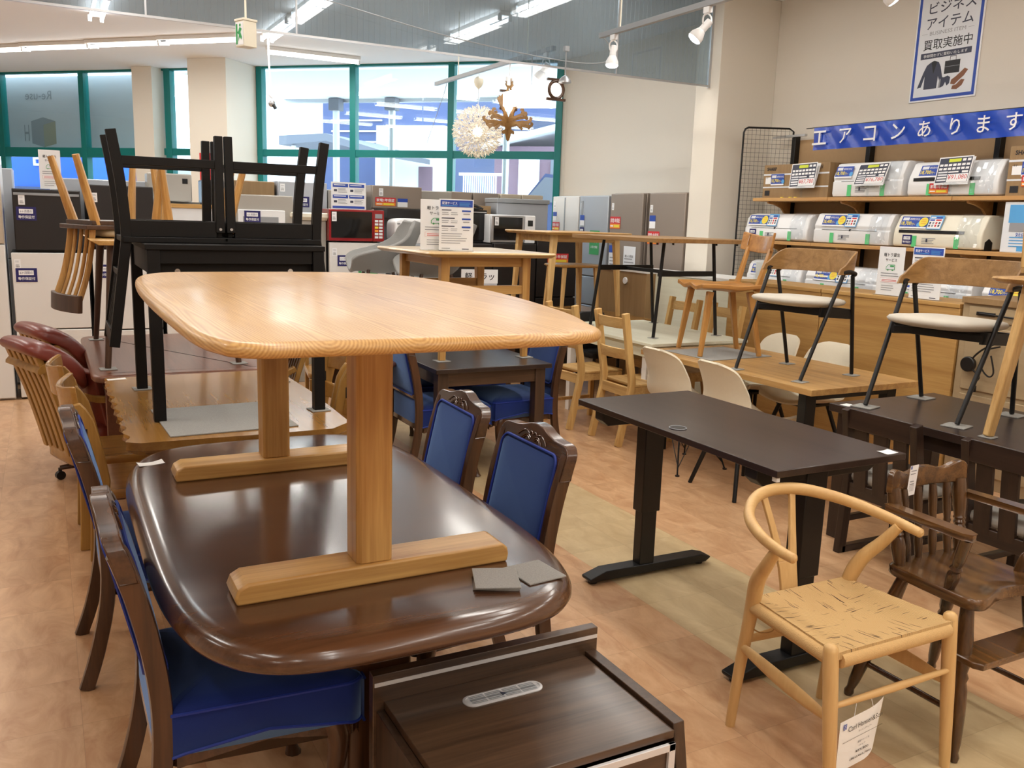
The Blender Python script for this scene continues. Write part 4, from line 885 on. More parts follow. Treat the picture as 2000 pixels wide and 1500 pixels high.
# brown table farther back, with a light table and a round stool on it
t = thing('dining_table', 'plain brown table behind the pine chairs carrying a light table and a stool', 'table', (4.34, 7.2, 0))
MB().bx(-.6, .6, -.62, .62, .67, .70).build('tabletop', 'honey_y', t, .003)
for x in (-.5, .5):
    for y in (-.52, .52): MB().bx(x - .035, x + .035, y - .035, y + .035, 0, .67).build('leg', 'brown_leg', t, .003)
t = thing('dining_table', 'light oak table with tapered legs standing high behind the black-legged table', 'table', (4.36, 7.19, .70))
MB().slab(rrect(.9, .88, .04, 5), [(.03, .742), (.006, .755), (0, .764), (.004, .770), (.012, .772)]).build('tabletop', 'ash_x', t, sharp=50); MB().bx(-.34, .34, -.33, .33, .68, .742).build('apron', 'ash_x', t, .002)
for sx in (-1, 1):
    for sy in (-1, 1): MB().bar((sx * .38, sy * .35, 0), (sx * .33, sy * .32, .742), (.016, .016), (.028, .028), ref=(0, 1, 0)).build('leg', 'ash_z', t, .004)
t = thing('stool', 'round seated light wood stool under the light oak table', 'stool', (4.42, 7.17, .70))
MB().slab(superell(.27, .24, 2.2, 40), [(.02, .445), (.004, .452), (0, .46), (.006, .467), (.02, .47)]).build('seat', 'ash_x', t, sharp=50)
for sx in (-1, 1):
    for sy in (-1, 1): MB().bar((sx * .2, sy * .16, 0), (sx * .17, sy * .14, .447), (.013, .013), (.018, .018), ref=(0, 1, 0)).build('leg', 'ash_z', t, .004)
t = thing('black_chair', 'black upholstered chair back peeping over the white table behind a pine chair', 'chair', (4.2, 6.32, 0), 180)
MB().pillow(rrect(.3, .3, .04, 5), .42, .48, 4).build('seat', 'dark_void', t); swapxz(MB().pillow(rrect(.3, .4, .06, 5, 0, .6), .13, .17, 4)).build('backrest', 'dark_void', t)
for sx in (-1, 1):
    for sy in (-1, 1): MB().cyl((sx * .13, sy * .13, 0), (sx * .12, sy * .12, .44), .014).build('leg', 'black_metal', t)

pm('board_tan', lin(182, 150, 110), .7, noise=.05, nscale=30)
# ================================================================ wall rack with shelves along the right wall
t = thing('display_rack', 'wall rack of three oak shelves on black posts holding air conditioners', 'shelving', (0, 0, 0))
MB().bx(6.20, 6.245, 2.4, 6.28, .1, 2.36).build('backing_board', 'board_tan', t)
for y in (6.2, 5.35, 4.2, 3.1): MB().bx(6.14, 6.2, y - .022, y + .022, 0, 2.40).build('post', 'black_metal', t, .003)
for z, splits in ((1.80, (6.33, 5.44, 4.28, 3.0)), (1.42, (6.39, 5.58, 4.42, 3.0)), (1.0, (6.36, 5.5, 4.4, 3.0))):
    for a, b_ in zip(splits, splits[1:]): MB().bx(5.82, 6.19, b_ + .002, a - .002, z, z + .03).build('shelf', 'shelf_oak', t, .003)
    for y in (6.2, 5.35, 4.2):
        o = [(6.14, z), (5.86, z), (5.87, z - .018), (5.95, z - .03), (6.03, z - .055), (6.08, z - .1), (6.1, z - .15), (6.14, z - .16)]
        MB().prism(o, y - .03, y - .008, 'xz').build('bracket', 'shelf_oak', t, .002)
MB().bx(6.12, 6.15, 6.05, 6.45, 2.385, 2.405).build('top_bar', 'steel', t)
# wire mesh side panel
t = thing('mesh_panel', 'black wire grid panel at the end of the wall rack by the pillar', 'grid panel', (5.77, 6.46, 0), math.degrees(math.atan2(-.21, .41)))
W_ = .46
MB().tube([(0, 0, .85), (0, 0, 2.42), (.012, 0, 2.45), (.04, 0, 2.465), (W_ - .04, 0, 2.465), (W_, 0, 2.44), (W_, 0, .85)], .009, 8).build('frame', 'black_metal', t)
mb = MB()
for i in range(1, 12): x = i * W_ / 12; mb.cyl((x, 0, .85), (x, 0, 2.465), .0011, n=4)
for k in range(41): z = .86 + k * .0395; mb.cyl((0, .003, z), (W_, .003, z), .0011, n=4)
mb.build('wire_grid', 'black_metal', t)

# ---------------------------------------------------------------- air conditioners
def put(mb, O): return mb
WALLF = ((0, -1, 0), (0, 0, 1))       # right and up on anything facing the aisle (-x)
def price_sticker(parent, y, x, z, price, disc=True, panel=True, tilt=.35, w=.175, plain=False):
    """blue price sticker (and the pale function sticker beside it) on the sloping front"""
    U_, W2 = (0, -1, 0), V((tilt, 0, 1)).normalized(); mb = MB(); f = Face(mb, (x, y, z), U_, W2, .0012)
    w2 = w * (1.35 if disc else 1)
    f.rect(0, 0, w2, .085, BLUE); f.rect(0, -.012, w2, .012, WHITE); f.rect(.012, .052, .055, .024, PALE, 2); f.t('標準取付料金', .074, .054, .018, WHITE, 2, .085)
    f.t(price, .008, .008, .036, YEL, 2, .088, bold=.02); f.t('円〜', .1, .01, .022, YEL, 2, .034)
    f.disc(w * .93, .02, .018, SKY, 2)
    if disc: f.disc(w * 1.14, .04, .038, YEL, 3); f.lines(w * 1.03, .055, .045, 3, .014, .004, ORG, 4, .2)
    if panel:
        x0 = w2 + .004; f.rect(x0, -.016, .12, .112, SKY); f.rect(x0 + .006, -.01, .108, .078, WHITE, 2); f.rect(x0 + .01, .073, .04, .012, PALE, 2); f.rect(x0 + .055, .071, .05, .014, BLUE, 2)
        f.rect(x0 + .01, .052, .04, .011, BLUE, 3); f.rect(x0 + .06, .052, .045, .011, RED, 3)
        for i in range(4):
            for j in range(2): f.rect(x0 + .011 + i * .026, .004 + j * .022, .015, .016, (SLATE, GREY, RED, SLATE)[i], 3)
    return mb.build('price_sticker', PR, parent)
def navy_sticker(parent, O, U_=(0, -1, 0), W2=(0, 0, 1), w=.085, h=.07):
    mb = MB(); f = Face(mb, O, U_, W2, .001); f.rect(0, 0, w, h, NAVY); f.rect(w * .14, h * .5, w * .7, h * .34, WHITE, 2); f.t('6ヶ月間の', w * .2, h * .57, h * .19, NAVY, 3, w * .58); f.t('動作保証付', w * .1, h * .13, h * .24, WHITE, 2, w * .8, bold=.01)
    return mb.build('guarantee_sticker', PR, parent)
def orange_sticker(parent, O, U_=(0, -1, 0), W2=(0, 0, 1), w=.16, h=.075):
    mb = MB(); f = Face(mb, O, U_, W2, .001); f.rect(0, 0, w, h, RED); f.rect(w * .02, h * .04, w * .96, h * .36, ORG, 2); f.t('家電1年保証', w * .06, h * .5, h * .36, WHITE, 2, w * .88, bold=.015); f.rect(w * .4, h * .12, w * .5, h * .2, YEL, 3); f.lines(w * .06, h * .17, w * .28, 1, 1, h * .1, WHITE, 3, 0)
    return mb.build('warranty_sticker', PR, parent)
def specs(parent, O, w, h):
    mb = MB(); f = Face(mb, O, (0, -1, 0), (0, 0, 1), .001); f.lines(0, h * .8, w, 4, h * .24, h * .1, GREY, 1, .3); f.rect(w * .3, h * .3, w * .12, h * .5, SLATE, 2); return mb.build('fine_print', PR, parent)
def make_ac(y1, y0, z, h, label, style, mat='white_plastic', group='air conditioners on the wall rack', d=.23, x0=5.835):
    """indoor unit from y1 (left as seen) to y0, standing on a shelf at z"""
    t = thing('air_conditioner', label, 'air conditioner', (x0, (y0 + y1) / 2, z), 0, group); W2 = (y1 - y0) / 2
    if style == 'round': o = [(d, .006), (d, h * .99), (d * .75, h), (.1, h * .985), (.055, h * .93), (.025, h * .8), (.012, h * .5), (.002, h * .45), (0, h * .2), (.006, .02), (.03, .006)]
    elif style == 'flat': o = [(d, .006), (d, h), (.075, h), (.05, h * .97), (.004, h * .6), (.012, h * .47), (.002, h * .45), (0, .03), (.01, .006)]
    else: o = [(d, .006), (d, h), (.09, h), (.06, h * .96), (.008, h * .56), (.0, h * .4), (0, .03), (.01, .006)]
    MB().prism(o, -W2, W2, 'xz').build('body', mat, t, .012, seg=3)
    fx = .004
    if style == 'slot':
        MB().bx(-.003, .02, -W2 + .18, W2 - .05, h * .44, h * .53).build('air_slot', 'dark_void', t); MB().bx(-.004, .01, -W2 + .14, -W2 + .18, h * .44, h * .53).build('slot_grille', 'grey_plastic', t)
    else:
        MB().bx(-.002, .014, -W2 + .12, W2 - .09, h * .455, h * .47).build('seam', 'grey_plastic', t); MB().cyl((-.003, .0, h * .46), (.01, 0, h * .46), .008, n=10).build('display', 'black_plastic', t)
    for s in ((-1,) if style == 'round' else (-1, 1)):
        MB().bx(-.0025, -.0012, s * W2 * .48 - .02, s * W2 * .48 + .02, .008, h * .36).build('green_tape', 'print_tape', t)
    if style == 'round': MB().bx(-.0025, -.0012, W2 * .42 - .02, W2 * .42 + .02, .008, h * .34).build('green_tape', 'print_tape', t)
    specs(t, (-.0015, W2 * .3, h * .12), .12, h * .2)
    random.seed(int(y1 * 1000) + int(z * 10))
    def wrap(u, v):
        y = -W2 + .02 + u * .17; k = [(.06, h * 1.02), (.03, h * .9), (-.004, h * .55), (-.008, h * .3), (-.008, .02)]
        i = min(3, int(v * 4)); f_ = v * 4 - i; x = k[i][0] + (k[i + 1][0] - k[i][0]) * f_; zz = k[i][1] + (k[i + 1][1] - k[i][1]) * f_
        return (x - .012 * abs(math.sin(u * 9 + v * 7)) - .01 * random.random(), y, zz)
    MB().sheet(wrap, 8, 8).build('plastic_wrap', 'clear_film', t, sharp=20)
    return t
lm = lambda q, w: 'white air conditioner on the %s shelf, %s' % (q, w)
R1 = [make_ac(5.41, 4.73, 1.83, .275, 'white air conditioner on the top shelf beside the brown carton at the left', 'flat'),
      make_ac(4.68, 3.95, 1.83, .255, 'white air conditioner with dark slot on the top shelf, the right one', 'slot')]
price_sticker(R1[0], .325, .0, .165, '18,700', False, False, .3); price_sticker(R1[1], .28, .005, .15, '18,700', False, False, .45); orange_sticker(R1[1], (-.004, .17, .02))
R2 = [make_ac(6.42, 5.65, 1.45, .245, 'rounded white air conditioner at the left end of the middle shelf', 'round'),
      make_ac(5.57, 4.80, 1.45, .25, 'white air conditioner priced 26,400 in the middle of the middle shelf', 'flat'),
      make_ac(4.76, 4.02, 1.45, .25, 'cream air conditioner with long dark slot on the middle shelf', 'slot', 'cream_plastic')]
price_sticker(R2[0], .345, .006, .145, '18,700'); price_sticker(R2[1], .3, .0, .155, '26,400'); price_sticker(R2[2], .325, .004, .155, '18,700', tilt=.45)
navy_sticker(R2[0], (-.003, .315, .03)); navy_sticker(R2[2], (-.003, .28, .025)); MB().prism([(.04, .0), (.12, .0), (.12, .06), (.08, .085), (.04, .06)], -.375, -.371, 'xz').build('pipe_hole', 'dark_void', R2[2])
R3 = [make_ac(6.35, 5.68, 1.03, .24, 'white air conditioner on the bottom shelf behind the saddle seat chair', 'round'), make_ac(5.62, 4.86, 1.03, .235, 'white air conditioner on the bottom shelf behind the bent oak chair back', 'flat'),
      make_ac(4.78, 4.05, 1.03, .235, 'white air conditioner on the bottom shelf behind the two white signs', 'flat'), make_ac(3.97, 3.3, 1.03, .22, 'white air conditioner low behind the second bent oak chair', 'flat')]
for q in R3: MB().bx(-.004, .02, -.3, .28, .012, .05).build('air_slot', 'dark_void', q); price_sticker(q, .28, .0, .12, '18,700')
t = thing('air_conditioner', 'pale blue and white boxed air conditioner at the right end of the middle shelf', 'air conditioner', (5.84, 3.6, 1.45))
MB().bx(0, .24, -.28, .28, 0, .34).build('box', 'print_pale', t, .004); mb = MB(); f = Face(mb, (-.001, .28, 0), (0, -1, 0), (0, 0, 1), .001)
f.rect(.04, .2, .5, .12, SKY); f.rect(.05, .14, .5, .06, GREY, 1); f.lines(.06, .1, .4, 4, .02, .006, SKY); f.rect(.12, .01, .3, .03, SKY); f.t('対応畳数', .1, .105, .03, BLUE, 2, .16); mb.build('printing', PR, t)
# cartons
def carton(y1, y0, h, label):
    t = thing('carton', label, 'box', (5.85, (y1 + y0) / 2, 1.83), 0, 'brown cartons on the top shelf'); w = (y1 - y0) / 2
    MB().bx(0, .28, -w, w, 0, h).build('carton_body', 'counter_brown', t, .003)
    mb = MB(); f = Face(mb, (-.0005, w, 0), (0, -1, 0), (0, 0, 1), .001)
    f.t('SHARP', .04, h * .82, .03, BLK, 2, .12, bold=.03); f.rect(0, h * .68, 2 * w, .014, PALE); f.rect(0, h * .3, 2 * w, .012, PALE); f.rect(.03, h * .42, .07, .06, WHITE, 2); f.t('AY', .035, h * .58, .016, BLK, 2, .03)
    f.rect(.03, .02, .06, .045, BLK, 2); f.t('品質保', w * 2 - .17, h * .82, .035, BLK, 2, .1)
    mb.build('printing', PR, t); price_sticker(t, w - .1, -.004, h * .42, '18,700', False, False, 0, .16); return t
carton(6.24, 5.47, .29, 'brown cardboard carton lettered in black at the left end of the top shelf'); c2 = carton(3.90, 3.2, .33, 'brown cardboard carton lettered in black at the right end of the top shelf'); orange_sticker(c2, (-.006, .24, .06), w=.14)
for i, y in enumerate((5.98, 5.88, 5.82)): tag(MB().bx(5.83, 5.845, y - .012, y + .012, 1.8305, 1.836).build('yellow_tag', 'print_yellow'), 'small yellow tag on the edge of the top shelf below the brown carton', 'tag', 'yellow tags on the top shelf')
# price cards on clear stands
for y1, y0, z0, z1, lean, price, l in ((5.86, 5.57, 1.912, 2.115, 0, '¥87,780', 'price card of ¥87,780 on a clear stand before the left carton'), (5.16, 4.87, 1.92, 2.09, .06, '¥76,780', 'slanted price card of ¥76,780 before the first upper air conditioner'), (4.42, 4.15, 1.915, 2.105, .02, '¥91,080', 'price card of ¥91,080 before the right upper air conditioner')):
    t = thing('price_card', l, 'price card', (5.79, (y1 + y0) / 2, 1.83), 0, 'price cards on clear stands'); w, h = y1 - y0, z1 - z0; b0 = z0 - 1.83
    mb = MB(); Vv = V((.12, -lean * 4, 1)).normalized(); f = Face(mb, (0, w / 2, b0), (0, -1, .03), Vv, .0008)
    f.rect(0, 0, w, h, WHITE, 1); f.rect(.008, .008, w - .016, h - .016, SLATE, 2); f.rect(w * .3, h * .8, w * .36, h * .12, LIME, 3); f.rect(w * .7, h * .82, w * .1, h * .09, WHITE, 3); f.rect(w * .84, h * .82, w * .1, h * .09, WHITE, 3)
    for j in range(2):
        for i in range(7): f.rect(w * (.06 + i * .13), h * (.65 - j * .14), w * .1, h * .085, WHITE, 3)
    for j in range(4): f.rect(w * .06, h * (.4 - j * .1), w * .28, h * .06, (PALE, PALE, WHITE, PALE)[j], 3)
    f.rect(w * .36, h * .4, w * .3, h * .05, WHITE, 3); f.rect(w * .76, h * .38, w * .18, h * .08, WHITE, 3); f.rect(w * .36, h * .05, w * .6, h * .3, WHITE, 3); f.t(price, w * .38, h * .12, h * .2, RED, 4, w * .56)
    mb.build('card', PR, t); MB().prism([(-.0, b0 - .004), (.06, h + b0), (.064, h + b0), (.006, b0 - .004)], -w / 2, w / 2, 'xz').build('backing', 'white_plastic', t)
    MB().bx(-.012, .03, -.05, .05, b0 - .02, b0 + .012).build('clip', 'acrylic', t, .004); MB().bx(.0, .012, -.008, .008, .003, b0).build('stem', 'acrylic', t); MB().bx(-.02 + .06, .05 + .03, -.04, .04, .001, .004).build('foot', 'acrylic', t)
# banner
t = thing('banner', 'glossy blue banner with white lettering along the top of the wall rack', 'banner', (5.80, 4.5, 2.22))
def bn(u, v): return (.02 + .012 * math.sin(u * 30) * (v - .4) * .4 + .004 * math.sin(u * 71 + v * 5), 1.15 - u * 2.6, v * .183)
MB().sheet(bn, 90, 8, .002).build('cloth', 'banner_blue', t, sharp=70)
for ch, px in zip('エアコンあります', (1.07, .80, .555, .29, .06, -.19, -.41, -.63)): MB().text(ch, (.0005, px - .0, .04), (0, -1, 0), (0, 0, 1), .115, None, 0, 'c', .006).build('lettering', 'print_white', t)
MB().tube([(.03, 1.25, .186), (.03, -1.6, .186)], .004, 6).build('cord', 'black_plastic', t)
# poster
t = thing('poster', 'tall white poster with blue border and suit picture high on the right wall', 'poster', (6.246, 5.08, 2.585))
MB().bx(-.006, .003, -.58, 0, 0, .95).build('board', 'white_plastic', t, .001)
mb = MB(); f = Face(mb, (-.0065, 0, 0), (0, -1, 0), (0, 0, 1), .0006)
f.rect(.012, .012, .556, .92, BLUE); f.rect(.036, .036, .508, .872, PALE, 2)
f.t('ビジネス', .105, .655, .085, SLATE, 3, .40, bold=.008); f.t('アイテム', .095, .54, .085, SLATE, 3, .40, bold=.008); f.rect(.06, .508, .05, .002, GREY, 3); f.rect(.46, .508, .05, .002, GREY, 3); f.t('BUSINESS ITEM', .13, .495, .028, GREY, 3, .31)
f.t('買取実施中', .085, .385, .08, BLK, 3, .42, bold=.006); f.rect(.07, .32, .44, .045, SLATE, 3); f.t('季節問わずに買取いたします', .095, .33, .024, WHITE, 4, .38)
f.poly([(.065, .105), (.10, .11), (.125, .19), (.125, .09), (.24, .09), (.245, .18), (.27, .12), (.295, .13), (.26, .25), (.24, .285), (.20, .30), (.165, .288), (.135, .27), (.11, .22)], SLATE, 3); f.poly([(.175, .292), (.2, .20), (.225, .29), (.2, .30)], BLK, 4)
f.rect(.295, .19, .13, .095, BLK, 3); f.rect(.335, .285, .004, .03, BLK, 3); f.rect(.385, .285, .004, .03, BLK, 3); f.rect(.335, .312, .054, .005, BLK, 3); f.rect(.295, .24, .13, .003, GREY, 4)
f.poly([(.36, .11), (.395, .1), (.43, .13), (.47, .16), (.5, .2), (.47, .215), (.44, .19), (.4, .16), (.365, .14)], BRN, 3); f.poly([(.375, .07), (.42, .065), (.46, .09), (.48, .13), (.45, .135), (.41, .1), (.38, .095)], BRN, 4)
f.poly([(.27, .09), (.30, .1), (.315, .13), (.33, .1), (.35, .115), (.355, .16), (.33, .175), (.30, .165), (.275, .17)], SLATE, 4); f.poly([(.255, .09), (.27, .09), (.278, .15), (.262, .16)], GREY, 4)
mb.build('printing', PR, t)

# ---------------------------------------------------------------- counters below the rack
def cab(y1, y0, label, mat, top, name='cabinet'):
    t = thing(name, label, 'cabinet', (5.12, (y0 + y1) / 2, 0)); w = (y1 - y0) / 2 - .002
    MB().bx(.0, .4, -w, w, .0, 1.10).build('body', mat, t, .003); MB().bx(-.006, .405, -w, w, 1.10, 1.128).build('top_board', top, t, .003); return t
b1 = cab(7.66, 6.80, 'brown panelled counter unit with round white knob, left of the white counter', 'counter_brown', 'white_paint', 'counter'); MB().cyl((-.014, -.09, 1.012), (0, -.09, 1.012), .034, n=20).build('knob', 'white_plastic', b1, .003)
b1.location.x = 5.02; 
b2 = cab(6.80, 5.77, 'white fronted counter unit behind the pine chairs', 'whitewash', 'white_paint', 'counter')
b3 = cab(5.77, 4.76, 'plain oak cabinet behind the oak table, left of two', 'cabinet_oak', 'cabinet_oak'); b4 = cab(4.755, 3.61, 'plain oak cabinet behind the oak table, right of two, carrying signs', 'cabinet_oak', 'cabinet_oak')
t = thing('drawer_cabinet', 'old tan cabinet with a drawer and cords behind the right bent oak chair', 'cabinet', (5.12, 3.1, 0))
MB().bx(.012, .45, -.5, .5, 0, 1.14).build('body', 'steel_tan', t, .003); MB().bx(-.01, .46, -.5, .5, 1.14, 1.18).build('top_board', 'counter_brown', t, .003)
d_ = MB().bx(0, .014, -.48, .45, 1.035, 1.125).build('drawer', 'steel_tan', t, .004); MB().tube([(-.012, .37, 1.085), (-.016, .2, 1.08), (-.012, .05, 1.075)], .006, 8).bx(-.014, .0, .27, .39, 1.073, 1.095).build('handle', 'black_plastic', d_, .003)
for z0, z1 in ((.60, 1.0), (.08, .57)): MB().bx(0, .014, -.48, .45, z0, z1).build('panel_door', 'steel_tan', t, .004)
mb = MB()
for i in range(5):
    for j in range(2): mb.cyl((-.002, -.0 - i * .05, .87 + j * .04), (.002, -.0 - i * .05, .87 + j * .04), .007, n=8)
mb.build('cable_holes', 'dark_void', t); price_label(t, (-.001, -.18, .78), (0, -1, 0), (0, 0, 1), .05, .05, 0, 'label_sticker')
t = thing('power_cord', 'looped black power cord with round plug hanging down the tan cabinet', 'cord', (5.10, 3.4, 0))
MB().tube(cr([(0, -.08, .92), (-.015, .0, .87), (-.02, .06, .80), (-.02, .05, .74), (-.02, .0, .70), (-.02, .02, .66), (-.02, .03, .63)], 6), .006, 6).tube(cr([(0, -.1, .9), (-.02, -.02, .86), (-.02, -.01, .76), (-.02, -.06, .71), (-.02, -.09, .74), (-.02, -.06, .84)], 6), .005, 6).build('cable', 'black_plastic', t)
MB().cyl((-.03, .085, .766), (.0, .085, .766), .048, n=24).build('plug_disc', 'black_plastic', t, .006); MB().bx(-.03, -.01, .012, .042, .60, .64).build('plug', 'black_plastic', t, .004)
# upright clear-stand signs
def sign_truck(label, loc, rz, w=.21, h=.34, group='white truck rental signs on clear stands'):
    t = thing('sign', label, 'sign', loc, rz, group); MB().bx(-w / 2, w / 2, 0, .003, .006, h).build('panel', 'white_plastic', t)
    MB().bx(-w * .5, w * .5, -.03, .03, 0, .006).build('stand', 'acrylic', t)
    mb = MB(); f = Face(mb, (-w / 2, -.0006, 0), (1, 0, 0), (0, 0, 1), .0006); f.t('軽トラ貸出', w * .2, h * .8, h * .075, BLK, 1, w * .6, bold=.01); f.t('サービス', w * .28, h * .7, h * .065, BLK, 1, w * .44, bold=.01)
    f.poly([(w * .32, h * .53), (w * .66, h * .53), (w * .66, h * .64), (w * .4, h * .64), (w * .32, h * .59)], GRN, 1); f.poly([(w * .34, h * .54), (w * .64, h * .54), (w * .64, h * .63), (w * .41, h * .63), (w * .34, h * .585)], PALE, 2); f.rect(w * .48, h * .59, w * .15, h * .035, GRN, 3)
    f.disc(w * .4, h * .53, w * .03, GRN, 2); f.disc(w * .58, h * .53, w * .03, GRN, 2)
    f.lines(w * .14, h * .45, w * .72, 2, h * .05, h * .016, GREY, 1, .1); f.rect(w * .14, h * .27, w * .72, h * .09, RED, 1); f.rect(w * .145, h * .2725, w * .71, h * .085, WHITE, 2); f.lines(w * .2, h * .32, w * .6, 2, h * .028, h * .01, RED, 3, .2); f.lines(w * .2, h * .2, w * .6, 3, h * .045, h * .012, GREY, 1, .3)
    mb.build('printing', PR, t); return t
def sign_delivery(label, loc, rz, w=.225, h=.345, group='blue headed delivery signs on clear stands'):
    t = thing('sign', label, 'sign', loc, rz, group); MB().bx(-w / 2, w / 2, 0, .003, .006, h).build('panel', 'white_plastic', t)
    MB().bx(-w * .5, w * .5, -.03, .03, 0, .006).build('stand', 'acrylic', t)
    mb = MB(); f = Face(mb, (-w / 2, -.0006, 0), (1, 0, 0), (0, 0, 1), .0006); f.rect(w * .03, h * .85, w * .94, h * .13, BLUE); f.t('配送サービス', w * .08, h * .895, h * .055, WHITE, 2, w * .44, bold=.01); f.lines(w * .58, h * .93, w * .34, 4, h * .02, h * .007, SKY, 2, .2); f.rect(w * .06, h * .87, w * .46, h * .01, SKY, 2)
    for k in range(3):
        y = h * (.78 - .155 * k); f.rect(w * .07, y, w * (.28 + .1 * (k > 0)), h * .018, SLATE); f.rect(w * .66, y - h * .02, w * .26, h * .032, BLUE); f.lines(w * .08, y - h * .045, w * .2, 2, h * .035, h * .01, GREY, 1, .1); f.lines(w * .34, y - h * .045, w * .2, 2, h * .035, h * .01, GREY, 1, .1); f.lines(w * .7, y - h * .07, w * .2, 1, 1, h * .018, GREY, 1, .1)
    f.lines(w * .07, h * .33, w * .8, 5, h * .045, h * .012, GREY, 1, .35); f.rect(w * .68, h * .035, w * .2, h * .016, SLATE); f.lines(w * .08, h * .045, w * .3, 1, 1, h * .012, GREY)
    mb.build('printing', PR, t); return t
sign_truck('white truck rental sign standing on the right oak cabinet, left of the delivery sign', (5.16, 4.2, 1.128), -90, .21, .335)
sign_delivery('delivery service sign with blue heading on the right oak cabinet', (5.16, 3.915, 1.128), -90, .235, .345)
t = thing('leaflet_holder', 'clear acrylic leaflet holder on the white counter behind the saddle seat chair', 'holder', (5.3, 5.62, 1.128), 0)
MB().bx(0, .1, -.06, .06, 0, .004).bx(0, .003, -.06, .06, 0, .16).bx(.06, .063, -.06, .06, 0, .10).build('acrylic_body', 'acrylic', t); MB().bx(.01, .03, -.05, .05, .006, .15).build('leaflets', 'paper', t)

# ================================================================ left group: honey table with a scalloped edge
t = thing('dining_table', 'honey coloured table with scalloped live edge beyond the big brown table', 'table', (.68, 4.19, 0))
left = [(-.44 + .011 * math.sin(i * .785), .72 - i * .02) for i in range(71)]
o = left + [(-.40, -.715), (.1, -.735), (.33, -.735), (.43, -.64), (.44, -.3), (.45, .1), (.44, .5), (.43, .73)]
sl = MB(); n = len(o)
wob = lambda i: .014 * math.sin(i * .785 + 1) if i < 71 else 0
sl.rings([[V((x * .93, y * .95, .64)) for x, y in o], [V((x + wob(i) * .6 + .004, y, .668)) for i, (x, y) in enumerate(o)], [V((x - wob(i) * .5, y, .69)) for i, (x, y) in enumerate(o)], [V((x, y, .70)) for x, y in o]])
sl.build('tabletop', 'honey_y', t, sharp=45)
for y in (-.5, .5): MB().prism(rrect(.5, .07, .02, 4, 0, y), .0, .64).build('panel_leg', 'honey_z', t, .004)
MB().bx(-.03, .03, -.47, .47, .2, .32).build('stretcher', 'honey_y', t, .004)
pad(.63, 3.79, .7005, .5, 2, 'large grey felt sheet under the near legs of the black table', 'felt sheets under furniture', (.50, .52))
paper_tag('price_tag', 'white paper tag at the far left corner of the honey coloured table', (.29, 4.86, .70), 8, .09, .04, .1)
for x, y, l in ((.385, 4.555, 'far left'), (1.05, 3.815, 'near right'), (1.05, 4.555, 'far right')): pad(x, y, .7005, .085, 4, 'grey felt pad under the %s leg of the black table' % l)
t = thing('dining_table', 'small black square-legged table standing on the honey coloured table', 'table', (.717, 4.185, .7055))
MB().bx(-.365, .36, -.4, .4, .70, .722).build('tabletop', 'black_wood', t, .002)
for sx in (-1, 1):
    for sy in (-1, 1): MB().bx(sx * .333 - .024, sx * .333 + .024, sy * .37 - .024, sy * .37 + .024, 0, .70).build('leg', 'black_wood', t, .002)
for sy in (-1, 1):
    a_ = MB().bx(-.309, .309, sy * .37 - .012, sy * .37 + .012, .645, .70).build('apron', 'black_wood', t, .001)
MB().bx(-.309, .309, -.345, -.325, .578, .645).build('inner_rail', 'black_wood', t, .001)
for x in (-.24, .22): MB().cyl((x, -.352, .612), (x, -.345, .612), .011, n=16).build('bolt', 'chrome', t)
for sx in (-1, 1): MB().bx(sx * .333 - .012, sx * .333 + .012, -.346, .346, .6, .70).build('side_apron', 'black_wood', t, .001)
def make_black(label, group):
    """black slat-back chair built upright, facing +y"""
    t = thing('dining_chair', label, 'chair', group=group)
    for s in (-1, 1):
        MB().tube(cr([(s * .17, -.225, 0), (s * .17, -.198, .2), (s * .17, -.185, .4), (s * .17, -.195, .5), (s * .17, -.25, .875)], 3), (.02, .016), ref=(0, 1, 0), rect=True).build('rear_leg', 'black_wood', t, .002)
        MB().bar((s * .165, .188, 0), (s * .17, .185, .40), (.0165, .0165), (.019, .017), ref=(0, 1, 0)).build('front_leg', 'black_wood', t, .002)
        MB().bx(s * .17 - .011, s * .17 + .011, -.19, .17, .10, .135).build('side_stretcher', 'black_wood', t, .002)
        rl = MB().bx(s * .17 - .012, s * .17 + .012, -.18, .17, .355, .42).build('side_rail', 'black_wood', t, .001)
        MB().cyl((s * .19, .185, .385), (s * .182, .185, .385), .006, n=10).build('bolt', 'steel', rl)
    MB().bx(-.158, .158, .175, .195, .355, .42).build('front_rail', 'black_wood', t, .001)
    MB().bx(-.155, .155, -.165, .172, .395, .405).build('seat_underside', 'pine_x', t); MB().bx(-.195, .195, -.2, .215, .421, .445).build('seat', 'black_wood', t, .003)
    MB().bx(-.155, .155, -.262, -.24, .80, .865).bx(-.155, .155, -.22, -.2, .56, .585).build('back_rail', 'black_wood', t, .002)
    mb = MB()
    for i in range(6): x = -.12 + i * .048; mb.bar((x, -.212, .585), (x, -.248, .80), (.005, .009), ref=(0, 1, 0))
    mb.build('back_slats', 'black_wood', t)
    return t
KG = 'black slat-back chairs upturned on the black table'
k1 = make_black('upturned black slat-back chair on the black table, its back hanging over the left edge', KG)
k1.location = (.485, 4.13, 1.4275 + .445); k1.rotation_euler = (0, PI, -PI / 2)
k2 = dup(k1, k1.location, 0, 'upturned black slat-back chair on the black table, right one of the pair'); k2.location = (.90, 4.13, 1.4275 + .445); k2.rotation_euler = (0, PI, PI / 2)

